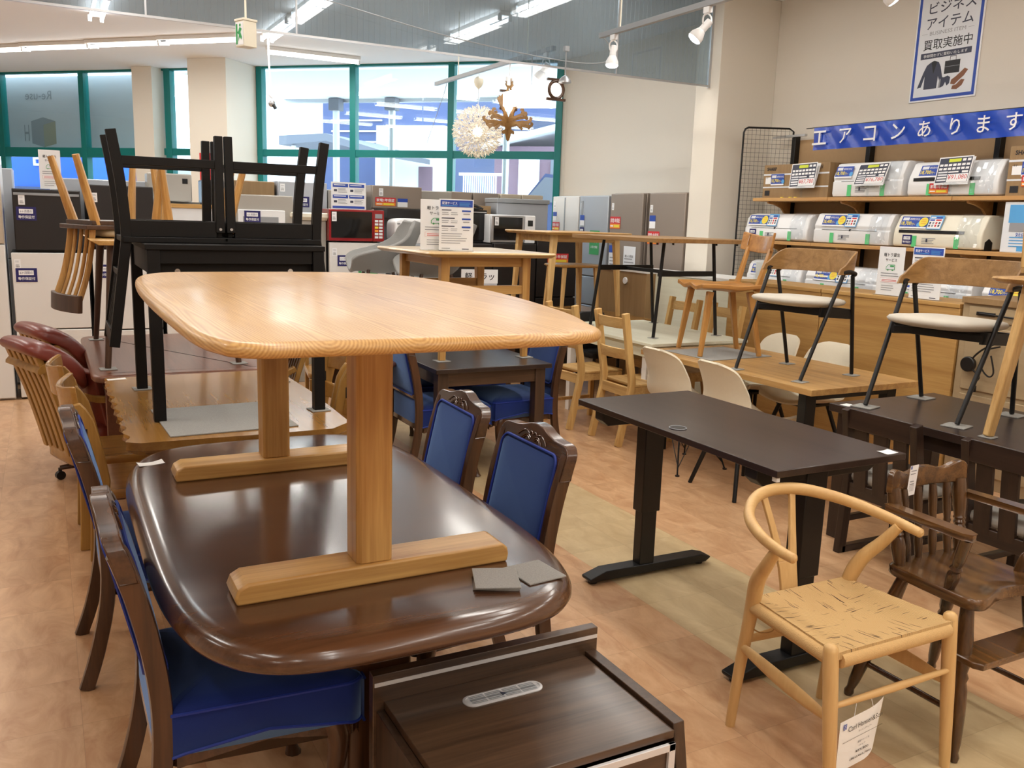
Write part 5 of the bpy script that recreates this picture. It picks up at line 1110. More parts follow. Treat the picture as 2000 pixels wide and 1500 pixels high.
# ================================================================ red-brown table carrying a brown-legged table and upturned chairs
t = thing('dining_table', 'red-brown table with rounded corners behind the honey coloured table', 'table', (.64, 5.78, 0))
MB().slab(rrect(.92, 1.64, .09, 6), [(.04, .655), (.01, .662), (0, .675), (.002, .69), (.012, .698), (.03, .70), (.1, .70)]).build('tabletop', 'redbrown_y', t, sharp=50)
for x in (-.36, .36):
    for y in (-.7, .7): MB().bx(x - .035, x + .035, y - .035, y + .035, 0, .66).build('leg', 'redbrown_y', t, .004)
t = thing('dining_table', 'oak topped table with tapered brown legs standing on the red-brown table', 'table', (.615, 5.78, .7055))
MB().prism([(-.36, .66), (.36, .66), (.40, .685), (-.40, .685)], -.62, .62, 'xz').build('tabletop', 'oak_y', t, .003)
MB().bx(-.27, .27, -.52, .52, .6, .66).build('apron', 'brown_leg', t, .002)
for sx in (-1, 1):
    for sy in (-1, 1): MB().lathe([(.016, 0), (.024, .6), (.026, .66)], (sx * .345, sy * .6, 0), (sx * .29, sy * .52, .66), 12).build('leg', 'brown_leg', t)
for x, y, l in ((.27, 5.18, 'near left'), (.96, 5.18, 'near right'), (.27, 6.38, 'far left'), (.96, 6.38, 'far right')): pad(x, y, .7005, .085, 4, 'grey felt pad under the %s leg of the brown-legged table' % l)
def make_spindle(label, group):
    t = thing('dining_chair', label, 'chair', group=group)
    for s in (-1, 1):
        MB().tube([(s * .2, .21, 0), (s * .175, .17, .38)], [(.018, .021), (.026, .034)], ref=(0, 1, 0), n=10).build('front_leg', 'oak_z', t)
        MB().tube([(s * .19, -.265, 0), (s * .165, -.165, .38)], [(.019, .024), (.026, .038)], ref=(0, 1, 0), n=10).build('rear_leg', 'oak_z', t)
    MB().bx(-.21, .21, -.235, .22, .38, .405).build('seat_frame', 'brown_leg', t, .004); MB().bx(-.2, .2, -.2, .2, .355, .38).build('under_frame', 'brown_leg', t, .003)
    MB().pillow(rrect(.4, .36, .06, 5, 0, .04), .395, .452, 4).build('cushion', 'linen_tan', t, sharp=70)
    for x in (-.165, -.085, 0, .085, .165): MB().tube(cr([(x, -.185, .38), (x * 1.02, -.2, .5), (x * 1.05, -.235, .66), (x * 1.08, -.285, .80)], 4), [(.018, .013)] * 13 if abs(x) > .1 else .0105, n=8).build('spindle', 'oak_z', t)
    R = []
    for i in range(13):
        u = i / 6 - 1; x = u * .215; y = -.29 - .035 * (1 - u * u)
        R.append([V((x, y - .012, .77)), V((x, y + .012, .77)), V((x, y + .006, .868)), V((x, y - .018, .868))])
    MB().rings(R).build('crest_rail', 'brown_leg', t, .004)
    return t
UG = 'upturned spindle-back chairs on the brown-legged table'
u1 = make_spindle('upturned spindle-back chair with beige cushion, its back hanging off the left side', UG); u1.location = (.375, 5.75, 1.391 + .452); u1.rotation_euler = (0, PI, math.radians(-72))
u2 = dup(u1, (0, 0, 0), 0, 'upturned spindle-back chair seen through the upturned black chairs'); u2.location = (.83, 5.75, 1.391 + .452); u2.rotation_euler = (0, PI, PI / 2)

# ================================================================ red leather low swivel chairs (facing +y)
def make_red(label, group):
    t = thing('leather_chair', label, 'chair', group=group); Wd = .245
    roll = cr([(.05, .60), (.03, .69), (-.05, .78), (-.15, .84), (-.24, .858), (-.285, .835), (-.275, .795), (-.19, .75), (-.1, .69), (-.01, .58), (.04, .56), (.05, .60)], 3)[:-1]; roll = [q[:2] for q in roll]
    mb = MB(); K = 12
    c = (sum(p[0] for p in roll) / len(roll), sum(p[1] for p in roll) / len(roll))
    R = []
    for i in range(K + 1):
        a = -PI / 2 + PI * i / K; k = max(.05, abs(math.cos(a)) ** .35); x = Wd * math.copysign(abs(math.sin(a)) ** .6, math.sin(a))
        R.append([V((x, c[0] + (y - c[0]) * k, c[1] + (z - c[1]) * k)) for y, z in roll])
    mb.rings(R).build('head_roll', 'leather', t, sharp=80)
    def bk(u, v): x = (v - .5) * .45; z = .66 - u * .34; return (x, .05 + .07 * u + .02 * math.cos(v * PI * 6) * .15 - .03 * math.cos((v - .5) * PI), z)
    MB().sheet(bk, 12, 18, .05).build('back_pad', 'leather', t, .01, sharp=70)
    MB().pillow(rrect(.47, .46, .08, 6, 0, .26), .22, .37, 4.5).build('seat_cushion', 'leather', t, sharp=70)
    MB().slab(rrect(.5, .54, .15, 6, 0, .2), [(.02, .13), (0, .15), (0, .20), (.01, .215)]).build('seat_frame', 'honey_y', t, sharp=50)
    for x in (-.2, -.12, -.04, .04, .12, .2): MB().tube(cr([(x, -.05, .19), (x, -.1, .4), (x, -.15, .58), (x, -.22, .78)], 3), (.016, .024), ref=(0, 1, 0), rect=True).build('back_slat', 'honey_z', t, .004)
    MB().tube([(-.235, -.19, .715), (.235, -.19, .715)], (.05, .022), ref=(0, 1, .6), n=10).build('top_rail', 'honey_z', t)
    for s in (-1, 1):
        a_ = MB().tube(cr([(s * .258, .38, .2), (s * .258, .36, .4), (s * .258, .25, .5), (s * .258, .05, .52), (s * .258, -.12, .60)], 4), (.026, .018), ref=(1, 0, 0), rect=True).build('arm', 'honey_z', t, .006)
    MB().lathe([(.06, .06), (.06, .1), (.09, .125), (.1, .13)], (0, .2, 0)).build('swivel', 'brown_leg', t)
    for k in range(5):
        a = 2 * PI * k / 5 + .6; x, y = .25 * math.cos(a), .2 + .25 * math.sin(a)
        l = MB().tube([(0, .2, .09), (x, y, .07)], [(.02, .02), (.014, .016)], n=8).build('base_leg', 'brown_leg', t)
        MB().cyl((x - .014, y, .026), (x + .014, y, .026), .026, n=14).cyl((x, y, .03), (x, y, .07), .01).build('castor', 'black_plastic', l)
    return t
RG = 'red leather low chairs'
r1 = make_red('red leather rolled-back chair on castors at the far left, nearer one', RG); r1.location = (.07, 5.5, 0); r1.rotation_euler.z = math.radians(-70)
dup(r1, (.12, 6.15, 0), -72, 'red leather rolled-back chair at the far left, farther one'); dup(r1, (1.27, 5.75, 0), 84, 'red leather chair right of the red-brown table, seen beside the oak column')

# ================================================================ honey panel chairs round the honey table (facing +y)
def make_honey(label, group):
    t = thing('dining_chair', label, 'chair', group=group)
    for s in (-1, 1):
        MB().tube(cr([(s * .19, -.2, 0), (s * .19, -.19, .2), (s * .19, -.19, .42), (s * .19, -.22, .62), (s * .19, -.265, .80)], 4), [(.032, .014)] * 9 + [(.045, .014)] * 6 + [(.034, .013), (.02, .012)], ref=(0, 1, 0), rect=True).build('rear_leg', 'honey_z', t, .005)
        MB().bar((s * .185, .19, 0), (s * .185, .19, .4), (.02, .016), ref=(0, 1, 0)).build('front_leg', 'honey_z', t, .004)
        MB().bx(s * .19 - .016, s * .19 - .0 + .016, -.235, -.225, .62, .70).build('slot', 'dark_void', t)
    for z, h, y in ((.72, .13, -.25), (.56, .07, -.215)):
        R = []
        for i in range(13):
            u = i / 6 - 1; x = u * .175; c = -.05 * (1 - u * u); w = .018 * u * u
            R.append([V((x, y + c - .011, z)), V((x, y + c + .011, z)), V((x, y + c - .005, z + h + w)), V((x, y + c - .027, z + h + w))])
        MB().rings(R).build('back_rail', 'honey_y', t, .006)
    MB().slab(rrect(.42, .42, .06, 5), [(.008, .40), (0, .408), (0, .432), (.008, .44), (.03, .438)]).build('seat', 'honey_y', t, sharp=50)
    return t
YG = 'honey panel-back chairs round the honey table'
h1 = make_honey('honey panel-back chair left of the honey table, farther one, before the red leather chairs', YG); h1.location = (.30, 4.52, 0); h1.rotation_euler.z = -PI / 2
dup(h1, (.335, 3.98, 0), -90, 'honey panel-back chair left of the honey table, nearer one'); dup(h1, (1.12, 4.62, 0), 88, 'honey panel-back chair right of the honey table, farther one'); dup(h1, (1.1, 4.1, 0), 92, 'honey panel-back chair right of the honey table, nearer one')
dup(h1, (1.86, 6.3, 0), 170, 'honey panel-back chair far back, between the two oak columns in view')
t = thing('side_table', 'small round brown table with turned legs glimpsed between the two oak columns', 'table', (1.66, 5.1, 0))
MB().slab(superell(.22, .26, 2, 40), [(.03, .668), (.005, .676), (0, .686), (.004, .695), (.015, .70)]).build('tabletop', 'redbrown_y', t, sharp=50)
for a in (45, 135, 225, 315): MB().lathe([(.014, 0), (.022, .5), (.024, .67)], (.2 * math.cos(math.radians(a)), .2 * math.sin(math.radians(a)), 0), (.16 * math.cos(math.radians(a)), .16 * math.sin(math.radians(a)), .67), 10).build('leg', 'brown_leg', t)

# ================================================================ middle: small dark table, oak table on it, signs
t = thing('dining_table', 'small dark brown dining table with blue velvet chairs behind the front group', 'table', (2.35, 5.3, 0))
MB().bx(-.385, .39, -.67, .67, .672, .70).build('tabletop', 'espresso_y', t, .004)
for y in (-.61, .61): MB().bx(-.3, .3, y - .012, y + .012, .585, .672).build('apron', 'tv_walnut', t, .002)
for x in (-.325, .33):
    MB().bx(x - .012, x + .012, -.6, .6, .585, .672).build('side_apron', 'espresso_y', t, .002)
    for y in (-.60, .60): MB().bx(x - .034, x + .034, y - .034, y + .034, 0, .672).build('leg', 'tv_walnut_z', t, .003)
t = thing('dining_table', 'oak table with crossbars and rounded corners standing on the small dark table', 'table', (2.40, 5.24, .7055))
MB().slab(rrect(.86, .95, .03, 5), [(.03, .630), (.008, .642), (0, .650), (.003, .656), (.01, .66)]).build('tabletop', 'light_tabletop', t, sharp=50)
for sx in (-1, 1):
    for sy in (-1, 1): MB().bar((sx * .285, sy * .335, 0), (sx * .275, sy * .33, .63), (.017, .02), (.026, .03), ref=(0, 1, 0)).build('leg', 'oak_z', t, .004)
for sy in (-1, 1):
    MB().bx(-.25, .25, sy * .33 - .012, sy * .33 + .012, .57, .63).build('apron', 'oak_x', t, .002); MB().bx(-.26, .26, sy * .332 - .012, sy * .332 + .012, .40, .455).build('crossbar', 'oak_x', t, .003)
for sx in (-1, 1): MB().bx(sx * .27 - .012, sx * .27 + .012, -.3, .3, .57, .63).build('side_apron', 'oak_y', t, .002)
for x, y, l in ((2.115, 4.905, 'near left'), (2.69, 4.905, 'near right'), (2.115, 5.575, 'far left'), (2.69, 5.575, 'far right')): pad(x, y, .7005, .085, 4, 'grey felt pad under the %s leg of the oak crossbar table' % l)
sign_truck('white truck rental sign on the oak crossbar table, half hidden behind the delivery sign', (2.13, 5.05, 1.3665), -12, .2, .305)
sign_delivery('delivery service sign with blue heading on the oak crossbar table', (2.225, 4.97, 1.3665), -14, .21, .31)
# pale table behind it with grey tub chairs
t = thing('dining_table', 'white topped table behind the oak crossbar table carrying grey tub chairs', 'table', (2.72, 6.95, 0))
MB().bx(-.55, .55, -.5, .55, .69, .72).build('tabletop', 'white_paint', t, .003)
for x in (-.48, .48):
    for y in (-.44, .48): MB().bx(x - .03, x + .03, y - .03, y + .03, 0, .69).build('leg', 'brown_leg', t, .003)
MB().bx(-.5, .5, -.46, -.44, .61, .69).build('apron', 'brown_leg', t, .002)
def make_tub(label, group):
    t = thing('tub_chair', label, 'chair', group=group)
    prof = cr([(0, .27, .40), (0, .2, .42), (0, 0, .40), (0, -.14, .43), (0, -.22, .54), (0, -.27, .66), (0, -.33, .8)], 4); n = len(prof); wd = [.2, .24, .27, .28, .28, .26, .2]
    def sf(u, v):
        k = u * (n - 1); i = min(n - 2, int(k)); f_ = k - i; p = [prof[i][q] + (prof[i + 1][q] - prof[i][q]) * f_ for q in range(3)]; kk = u * 6; j = min(5, int(kk)); w_ = wd[j] + (wd[j + 1] - wd[j]) * (kk - j); a = (v - .5) * 2; s_ = math.sin(min(1, u * 1.15) * PI * .62)
        return (a * w_, p[1] + .16 * a * a * max(0, u - .3), p[2] + max(0, .5 + .3 * u - p[2]) * abs(a) ** 2.5)
    MB().sheet(sf, 26, 18, .035).build('shell', 'grey_fabric', t, .01, sharp=80)
    for sx in (-1, 1):
        for sy in (-1, 1): MB().cyl((sx * .2, sy * .2, 0), (sx * .12, sy * .12, .4), .011, .015).build('leg', 'brown_leg', t)
    return t
TG = 'grey fabric tub chairs on the white topped table'
g1 = make_tub('grey fabric tub chair on the white topped table, left one', TG); g1.location = (2.5, 7.12, .72); g1.rotation_euler.z = math.radians(80)
dup(g1, (2.74, 6.58, .72), 84, 'grey fabric tub chair on the white topped table, right one behind the oak crossbar table')
t = thing('sign', 'white tilted board with large black truck lettering under the oak crossbar table', 'sign', (3.04, 6.32, 1.06), -10)
MB().bx(-.15, .15, 0, .004, 0, .11).build('panel', 'white_plastic', t); MB().text('軽トラッ', (-.12, -.001, .025), (1, 0, 0), (0, 0, 1), .06, .24, 0, 'l', .01).build('lettering', 'print_black', t); MB().bx(-.1, .1, .004, .06, -.34, -.335).bx(-.01, .01, .0, .006, -.34, 0).build('stand', 'acrylic', t)

# ================================================================ appliances along the back (fronts face -y unless turned)
FU, FV = (1, 0, 0), (0, 0, 1)
def fridge(x0, x1, y, z0, z1, mat, label, group, split=None, d=.52, mat2=None, dark_side=False, gap='dark_void', name='refrigerator', handle=False):
    t = thing(name, label, 'refrigerator', ((x0 + x1) / 2, y, z0), 0, group); w = (x1 - x0) / 2; h = z1 - z0
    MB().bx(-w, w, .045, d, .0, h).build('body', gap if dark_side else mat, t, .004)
    sp_ = [0.012] + [s - z0 for s in (split or [])] + [h]
    for i in range(len(sp_) - 1):
        dr = MB().bx(-w + .002, w - .002, 0, .04, sp_[i] + .006, sp_[i + 1] - .004).build('door', (mat2 if mat2 and i == len(sp_) - 2 else mat), t, .006)
    if handle: MB().bx(-w + .01, w - .01, -.006, .0, h - .05, h - .03).build('handle', 'grey_plastic', t, .002)
    return t
def lab(t, x, z): price_label(t, (x, -.0015, z), FU, FV, .045, .075, 0)
LG = 'white fridges of the front row'
f0 = fridge(-.85, -.27, 8.05, 0, 1.88, 'fridge_white', 'champagne and white two-tone fridge cut off at the left edge', LG, [1.25], mat2='fridge_champagne', gap='grey_plastic')
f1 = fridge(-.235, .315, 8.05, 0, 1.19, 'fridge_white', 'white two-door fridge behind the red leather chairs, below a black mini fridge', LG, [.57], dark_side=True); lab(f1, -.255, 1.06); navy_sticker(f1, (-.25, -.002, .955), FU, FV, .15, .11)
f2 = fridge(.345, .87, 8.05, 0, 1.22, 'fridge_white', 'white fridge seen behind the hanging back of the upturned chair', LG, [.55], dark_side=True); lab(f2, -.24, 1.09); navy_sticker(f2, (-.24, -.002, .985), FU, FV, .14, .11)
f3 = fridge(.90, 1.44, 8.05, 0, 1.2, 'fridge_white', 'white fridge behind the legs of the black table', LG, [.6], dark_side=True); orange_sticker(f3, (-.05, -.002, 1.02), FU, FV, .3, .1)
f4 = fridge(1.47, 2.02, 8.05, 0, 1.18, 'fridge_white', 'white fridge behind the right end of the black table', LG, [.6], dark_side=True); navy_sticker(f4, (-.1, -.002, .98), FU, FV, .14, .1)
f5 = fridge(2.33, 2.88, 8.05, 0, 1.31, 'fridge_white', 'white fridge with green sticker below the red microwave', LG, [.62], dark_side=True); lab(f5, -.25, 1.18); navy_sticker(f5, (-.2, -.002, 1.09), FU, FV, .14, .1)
mb = MB(); f = Face(mb, (.0, -.002, .88), FU, FV, .001); f.rect(0, 0, .19, .33, GRN); f.t('LINEで', .05, .2, .05, WHITE, 2, .1, bold=.01); f.lines(.03, .15, .13, 3, .04, .014, WHITE, 2); f.lines(.04, .28, .1, 1, 1, .01, WHITE, 2); mb.build('green_sticker', PR, f5)
KMG = 'black mini fridges on white fridges'
m1 = fridge(-.20, .285, 8.07, 1.19, 1.685, 'mini_black', 'black mini fridge with two labels at the far left', KMG, gap='mini_black', handle=True); lab(m1, -.2, .37); navy_sticker(m1, (-.22, -.002, .25), FU, FV, .14, .105)
m2 = fridge(.33, .84, 8.1, 1.22, 1.74, 'mini_black', 'black mini fridge behind the upturned black chair', KMG, gap='mini_black'); lab(m2, -.22, .38)
sign_truck('white truck rental sign on top of the left black mini fridge', (.08, 8.12, 1.685), 0, .155, .31)
# second, taller row
G2 = 'taller fridges of the rear row'
fridge(-.62, -.2, 8.75, 0, 1.86, 'fridge_silver', 'silver fridge edge at the far left behind the two-tone fridge', G2, [1.1])
fridge(.08, .86, 8.75, 0, 1.80, 'fridge_silver', 'silver fridge behind the black mini fridges', G2, [1.0])
ap = thing('air_purifier', 'olive grey air purifier with small round badge seen through the upturned chairs', 'air purifier', (1.0, 8.45, 1.63)); MB().bx(-.17, .2, 0, .2, 0, .24).build('body', 'fridge_grey', ap, .012); MB().bx(.12, .165, -.002, .0, .155, .2).build('badge', 'dark_void', ap)
t = thing('oven', 'white countertop oven with copper trim seen through the upturned chairs', 'oven', (1.06, 8.25, 1.2)); MB().bx(-.24, .3, 0, .4, 0, .40).build('body', 'white_plastic', t, .006); MB().bx(-.13, .3, -.012, .0, .375, .41).build('copper_trim', 'oak_x', t, .003); MB().bx(-.24, -.19, -.003, 0, .0, .41).build('side_strip', 'grey_plastic', t); navy_sticker(t, (-.15, -.006, .1), FU, FV, .14, .1)
t = thing('coffee_machine', 'black kitchen machine with red label beside the air purifier', 'kitchen machine', (1.37, 8.4, 1.2)); MB().bx(-.08, .1, 0, .3, 0, .63).build('body', 'black_plastic', t, .01); MB().bx(.02, .06, -.003, 0, .45, .55).build('red_label', 'print_red', t)
t = thing('cabinet', 'low grey stand under the kitchen machines', 'stand', (1.2, 8.62, 0)); MB().bx(-.3, .3, 0, .5, 0, 1.63).build('body', 'fridge_grey', t, .003)
t = thing('microwave_oven', 'grey oven with white framed door seen through the right upturned chair', 'microwave', (1.78, 8.1, 1.18)); MB().bx(-.26, .24, .02, .42, 0, .53).build('body', 'fridge_grey', t, .01); d_ = MB().bx(-.25, .16, 0, .02, .03, .40).build('door', 'white_plastic', t, .006); MB().bx(-.21, .10, -.002, .0, .06, .34).build('window', 'grey_plastic', d_); navy_sticker(t, (-.2, -.006, .29), FU, FV, .14, .1)
fridge(1.62, 2.0, 8.75, 0, 1.85, 'counter_brown', 'brown fridge top behind the grey oven', G2); 
g_ = fridge(2.02, 2.5, 8.7, 0, 1.86, 'fridge_silver', 'light grey fridge behind the legs of the right upturned chair', G2, [.9]); lab(g_, -.22, 1.76); navy_sticker(g_, (-.08, -.002, 1.62), FU, FV, .14, .1)
g_ = fridge(2.52, 2.92, 8.75, 0, 1.80, 'fridge_grey', 'grey fridge left of the four-panel sign', G2, [.9]); lab(g_, -.15, 1.64); navy_sticker(g_, (-.17, -.002, 1.53), FU, FV, .14, .1)
t = thing('laundry_sink', 'cream rounded ledge with grey cabinet left of the red microwave', 'sink cabinet', (2.18, 8.1, 0)); MB().bx(-.13, .14, .02, .4, 0, 1.5).build('cabinet', 'fridge_grey', t, .004); MB().slab(rrect(.4, .46, .08, 5, 0, .2), [(.03, 1.5), (0, 1.53), (0, 1.56), (.02, 1.57)]).build('ledge', 'cream_plastic', t)
t = thing('microwave_oven', 'red and black microwave with keypad on the white fridge', 'microwave', (2.585, 8.04, 1.31))
MB().bx(-.26, .27, .02, .36, .01, .30).build('body', 'leather', t, .006); 
pm('red_gloss', lin(150, 20, 30), .2, coat=.5); pm('oven_glass', lin(24, 22, 22), .08)
d_ = MB().bx(-.26, .16, 0, .02, .012, .298).build('door', 'red_gloss', t, .004); MB().bx(-.24, .15, -.003, 0, .04, .28).build('window', 'oven_glass', d_); kp = MB().bx(.162, .27, 0, .02, .012, .298).build('keypad', 'red_gloss', t, .003)
mb = MB(); f = Face(mb, (.17, -.001, .03), FU, FV, .001); f.rect(.01, .195, .07, .04, GREY)
for i in range(6):
    for j in range(2): f.rect(.008 + j * .042, .01 + i * .03, .034, .02, YEL if (i, j) == (3, 0) else ORG if (i, j) == (2, 0) else PALE)
mb.build('keys', PR, kp); price_label(t, (-.235, -.005, .19), FU, FV, .045, .085)
for x in (-.2, .2): MB().cyl((x, .05, 0), (x, .05, .012), .02).build('foot', 'black_plastic', t)
t = thing('sign', 'four-panel blue and white service sign on the red microwave', 'sign', (2.53, 8.10, 1.61)); MB().bx(-.165, .165, 0, .004, 0, .245).build('panel', 'white_plastic', t); MB().bx(-.14, .14, -.02, .05, 0, .004).build('stand', 'acrylic', t)
mb = MB(); f = Face(mb, (-.165, -.0006, 0), FU, FV, .0007); f.rect(.012, .008, .306, .022, BLUE)
for i in range(2):
    for j in range(2):
        x, y = .014 + i * .155, .04 + j * .1; f.rect(x, y + .06, .145, .03, BLUE); f.lines(x + .01, y + .075, .12, 1, 1, .008, PALE, 2, .1); f.rect(x + .01, y + .02, .03, .02, SLATE); f.lines(x + .05, y + .045, .09, 4, .011, .004, GREY, 1)
mb.build('printing', PR, t)
t = fridge(2.98, 3.52, 8.75, 0, 1.865, 'fridge_brown', 'grey-brown fridge with orange sticker above the white mini cooler', G2, [1.63]); lab(t, -.2, 1.76); orange_sticker(t, (-.24, -.002, 1.66), FU, FV, .22, .085)
mb = MB(); f = Face(mb, (.0, -.002, 1.655), FU, FV, .001); f.rect(0, 0, .11, .085, WHITE); f.rect(0, .05, .11, .035, BLUE, 2); mb.build('blue_sticker', PR, t)
fridge(3.56, 3.97, 9.0, 0, 1.84, 'fridge_grey', 'taupe fridge behind the delivery sign', G2); 
t = thing('shelf_unit', 'black shelf unit behind the white mini cooler', 'shelving', (3.3, 8.3, 0)); MB().bx(-.32, .26, 0, .4, 0, 1.28).build('base', 'dark_void', t, .003); MB().bx(-.32, .26, 0, .4, 1.54, 1.63).build('top', 'black_plastic', t, .003); MB().bx(-.32, .26, .36, .4, 1.28, 1.54).build('back', 'fridge_silver', t)
t = thing('mini_cooler', 'white rounded mini cooler with silver latch on the black shelf', 'cooler', (3.13, 8.05, 1.30)); swapxz(MB().slab(superell(.165, .122, 4.5, 40, 0, .122), [(.012, -.24), (.002, -.23), (0, -.1), (0, -.02), (.004, -.006), (.014, 0)])).build('body', 'white_plastic', t, sharp=50)
MB().bx(-.085, -.045, -.012, .0, .08, .145).build('latch', 'steel', t, .004); price_label(t, (-.0, -.003, .15), FU, FV, .05, .07); MB().bx(-.14, -.11, -.004, .0, .185, .2).build('badge', 'grey_plastic', t)
t = thing('cabinet', 'black cabinet under the white mini cooler', 'cabinet', (3.13, 8.04, 0)); MB().bx(-.2, .2, 0, .25, 0, 1.30).build('body', 'fridge_silver', t, .003)
t = thing('microwave_oven', 'large black oven with cable on top, behind the delivery sign', 'microwave', (3.86, 8.4, 1.31)); MB().bx(-.3, .26, .02, .4, 0, .34).build('body', 'black_plastic', t, .006); d_ = MB().bx(-.28, .24, 0, .02, .03, .30).build('door', 'oven_glass', t, .004); MB().bx(-.28, .24, -.004, .0, .312, .322).build('trim', 'steel', t)
tag(MB().tube(cr([(3.8, 8.42, 1.665), (3.95, 8.45, 1.69), (4.05, 8.42, 1.67), (3.95, 8.4, 1.66), (3.85, 8.43, 1.69), (3.98, 8.46, 1.7), (4.08, 8.44, 1.66)], 6), .011, 6).build('power_cord', 'black_plastic'), 'coiled black power cord lying on the large black oven', 'cord')
t = thing('microwave_oven', 'silver and black microwave with white keypad on the black fridge', 'microwave', (4.35, 8.25, 1.32)); MB().bx(-.27, .26, .02, .38, 0, .29).build('body', 'white_plastic', t, .006); d_ = MB().bx(-.265, .13, 0, .02, .004, .285).build('door', 'steel', t, .008); MB().bx(-.235, .10, -.003, 0, .03, .265).build('window', 'oven_glass', d_); price_label(t, (-.225, -.005, .18), FU, FV, .045, .085)
kp = MB().bx(.135, .255, 0, .02, .004, .285).build('keypad', 'white_plastic', t, .004); MB().bx(.165, .225, -.002, 0, .18, .24).build('display', 'oven_glass', kp); specs(kp, (.16, -.001, .1), .001, .05)
BKG = 'black fridges under the ovens'
k_ = fridge(3.58, 4.08, 8.2, 0, 1.31, 'mini_black', 'black fridge under the large black oven', BKG, [.7], gap='mini_black')
k_ = fridge(4.10, 4.60, 8.2, 0, 1.32, 'mini_black', 'black fridge under the silver microwave', BKG, [.7], gap='mini_black')
sgn = thing('poster', 'delivery service notice with blue heading on the black fridge door', 'notice', (3.95, 8.19, .55), 0); mb = MB(); f = Face(mb, (0, 0, 0), FU, FV, .001); f.rect(0, 0, .19, .46, PALE); f.rect(.005, .39, .18, .06, BLUE, 2); f.t('配送サービス', .02, .41, .022, WHITE, 3, .12); f.lines(.02, .36, .15, 9, .036, .012, GREY, 2); mb.build('sheet', PR, sgn)
k_ = fridge(4.62, 5.12, 8.22, 0, 1.40, 'mini_black', 'black fridge with white label behind the light oak table legs', BKG, [.75], gap='mini_black'); lab(k_, -.1, 1.25); orange_sticker(k_, (-.12, -.002, 1.12), FU, FV, .26, .1)
t = thing('kitchen_hood', 'grey glass-front cooking appliance behind the silver microwave', 'appliance', (4.72, 8.75, 0)); MB().bx(-.32, .32, 0, .3, 0, 1.30).build('base', 'fridge_grey', t, .003); MB().bx(-.32, .32, 0, .3, 1.30, 1.74).build('body', 'fridge_silver', t, .006); MB().bx(-.33, .33, -.02, .3, 1.74, 1.79).build('lid', 'grey_plastic', t, .008)
for x0, x1, l in ((4.0, 4.28, 'taupe fridge top just right of the delivery sign, against the window'), (4.3, 4.62, 'taupe fridge top left of the pinkish ones against the window'), (4.64, 4.9, 'pinkish fridge top against the window, left one'), (4.92, 5.2, 'pinkish fridge top against the window, right one')): fridge(x0, x1, 9.15, 0, 1.85, 'fridge_brown' if x0 < 4.6 else 'fridge_champagne', l, G2)
t = thing('carton', 'plain brown box between the large black oven and the window', 'box', (4.14, 8.78, 1.4)); MB().bx(-.15, .2, 0, .3, 0, .30).build('carton_body', 'counter_brown', t, .003); MB().bx(-.15, .2, 0, .3, -1.4, 0).build('stand', 'fridge_grey', t)
# the four tall fridges by the right wall face -x
def tall(y1, y0, mat, h, label, split):
    t = thing('refrigerator', label, 'refrigerator', (5.55, (y1 + y0) / 2, 0), -90, 'tall fridges along the right wall'); w = (y1 - y0) / 2
    MB().bx(-w, w, .05, .64, 0, h).build('body', 'fridge_brown' if mat == 'fridge_brown' else 'fridge_silver', t, .006)
    sp_ = [.03] + split + [h]
    for i in range(len(sp_) - 1): MB().bx(-w + .003, w - .003, 0, .045, sp_[i] + .005, sp_[i + 1] - .005).build('door', mat, t, .008)
    return t
a_ = tall(9.52, 8.92, 'fridge_white', 1.86, 'tall white fridge at the left end of the row by the wall', [.6, 1.1]); MB().bx(-.02, .0, -.004, 0, 1.12, 1.84).build('door_gap', 'grey_plastic', a_); lab(a_, -.27, 1.72)
orange_sticker(a_, (-.29, -.002, 1.45), FU, FV, .17, .1); mb = MB(); f = Face(mb, (-.28, -.002, 1.57), FU, FV, .001); f.rect(0, 0, .09, .1, WHITE); f.rect(0, .05, .09, .05, BLUE, 2); mb.build('blue_sticker', PR, a_)
b_ = tall(8.9, 8.3, 'fridge_silver', 1.86, 'tall silver fridge with green sticker, second in the row by the wall', [.62, .95]); lab(b_, -.27, 1.7); MB().bx(-.26, -.22, -.003, 0, .97, 1.8).build('handle_strip', 'grey_plastic', b_)
mb = MB(); f = Face(mb, (-.05, -.002, 1.2), FU, FV, .001); f.rect(0, 0, .2, .27, GRN); f.t('LINEで', .04, .13, .05, WHITE, 2, .12, bold=.01); f.t('お得な情報', .03, .07, .03, WHITE, 2, .14); f.lines(.04, .22, .1, 1, 1, .01, WHITE, 2); mb.build('green_sticker', PR, b_); navy_sticker(b_, (-.27, -.003, 1.38), FU, FV, .09, .12)
mb = MB(); f = Face(mb, (-.27, -.003, 1.52), FU, FV, .001); f.rect(0, 0, .09, .12, WHITE); f.rect(0, .06, .09, .06, BLUE, 2); mb.build('blue_sticker', PR, b_)
c_ = tall(8.26, 7.66, 'fridge_brown', 1.88, 'tall brown fridge with two notices, third in the row by the wall', [.6, 1.05]); lab(c_, -.27, 1.7); orange_sticker(c_, (-.29, -.002, 1.5), FU, FV, .2, .13)
for x, w, hd in ((-.28, .2, True), (.0, .22, False)):
    mb = MB(); f = Face(mb, (x, -.002, .9), FU, FV, .001); f.rect(0, 0, w, .42, PALE)
    if hd: f.rect(.0, .34, w, .08, BLUE, 2)
    else: f.t('軽トラ貸出', .03, .3, .03, BLK, 2, .15)
    f.lines(.02, .28, w - .04, 7, .036, .012, GREY, 2); mb.build('notice', PR, c_)
d_ = tall(7.55, 6.96, 'fridge_brown', 1.88, 'tall brown fridge next to the pillar, right end of the row by the wall', [.6, 1.05]); lab(d_, -.27, 1.68); orange_sticker(d_, (-.29, -.002, 1.36), FU, FV, .2, .13)
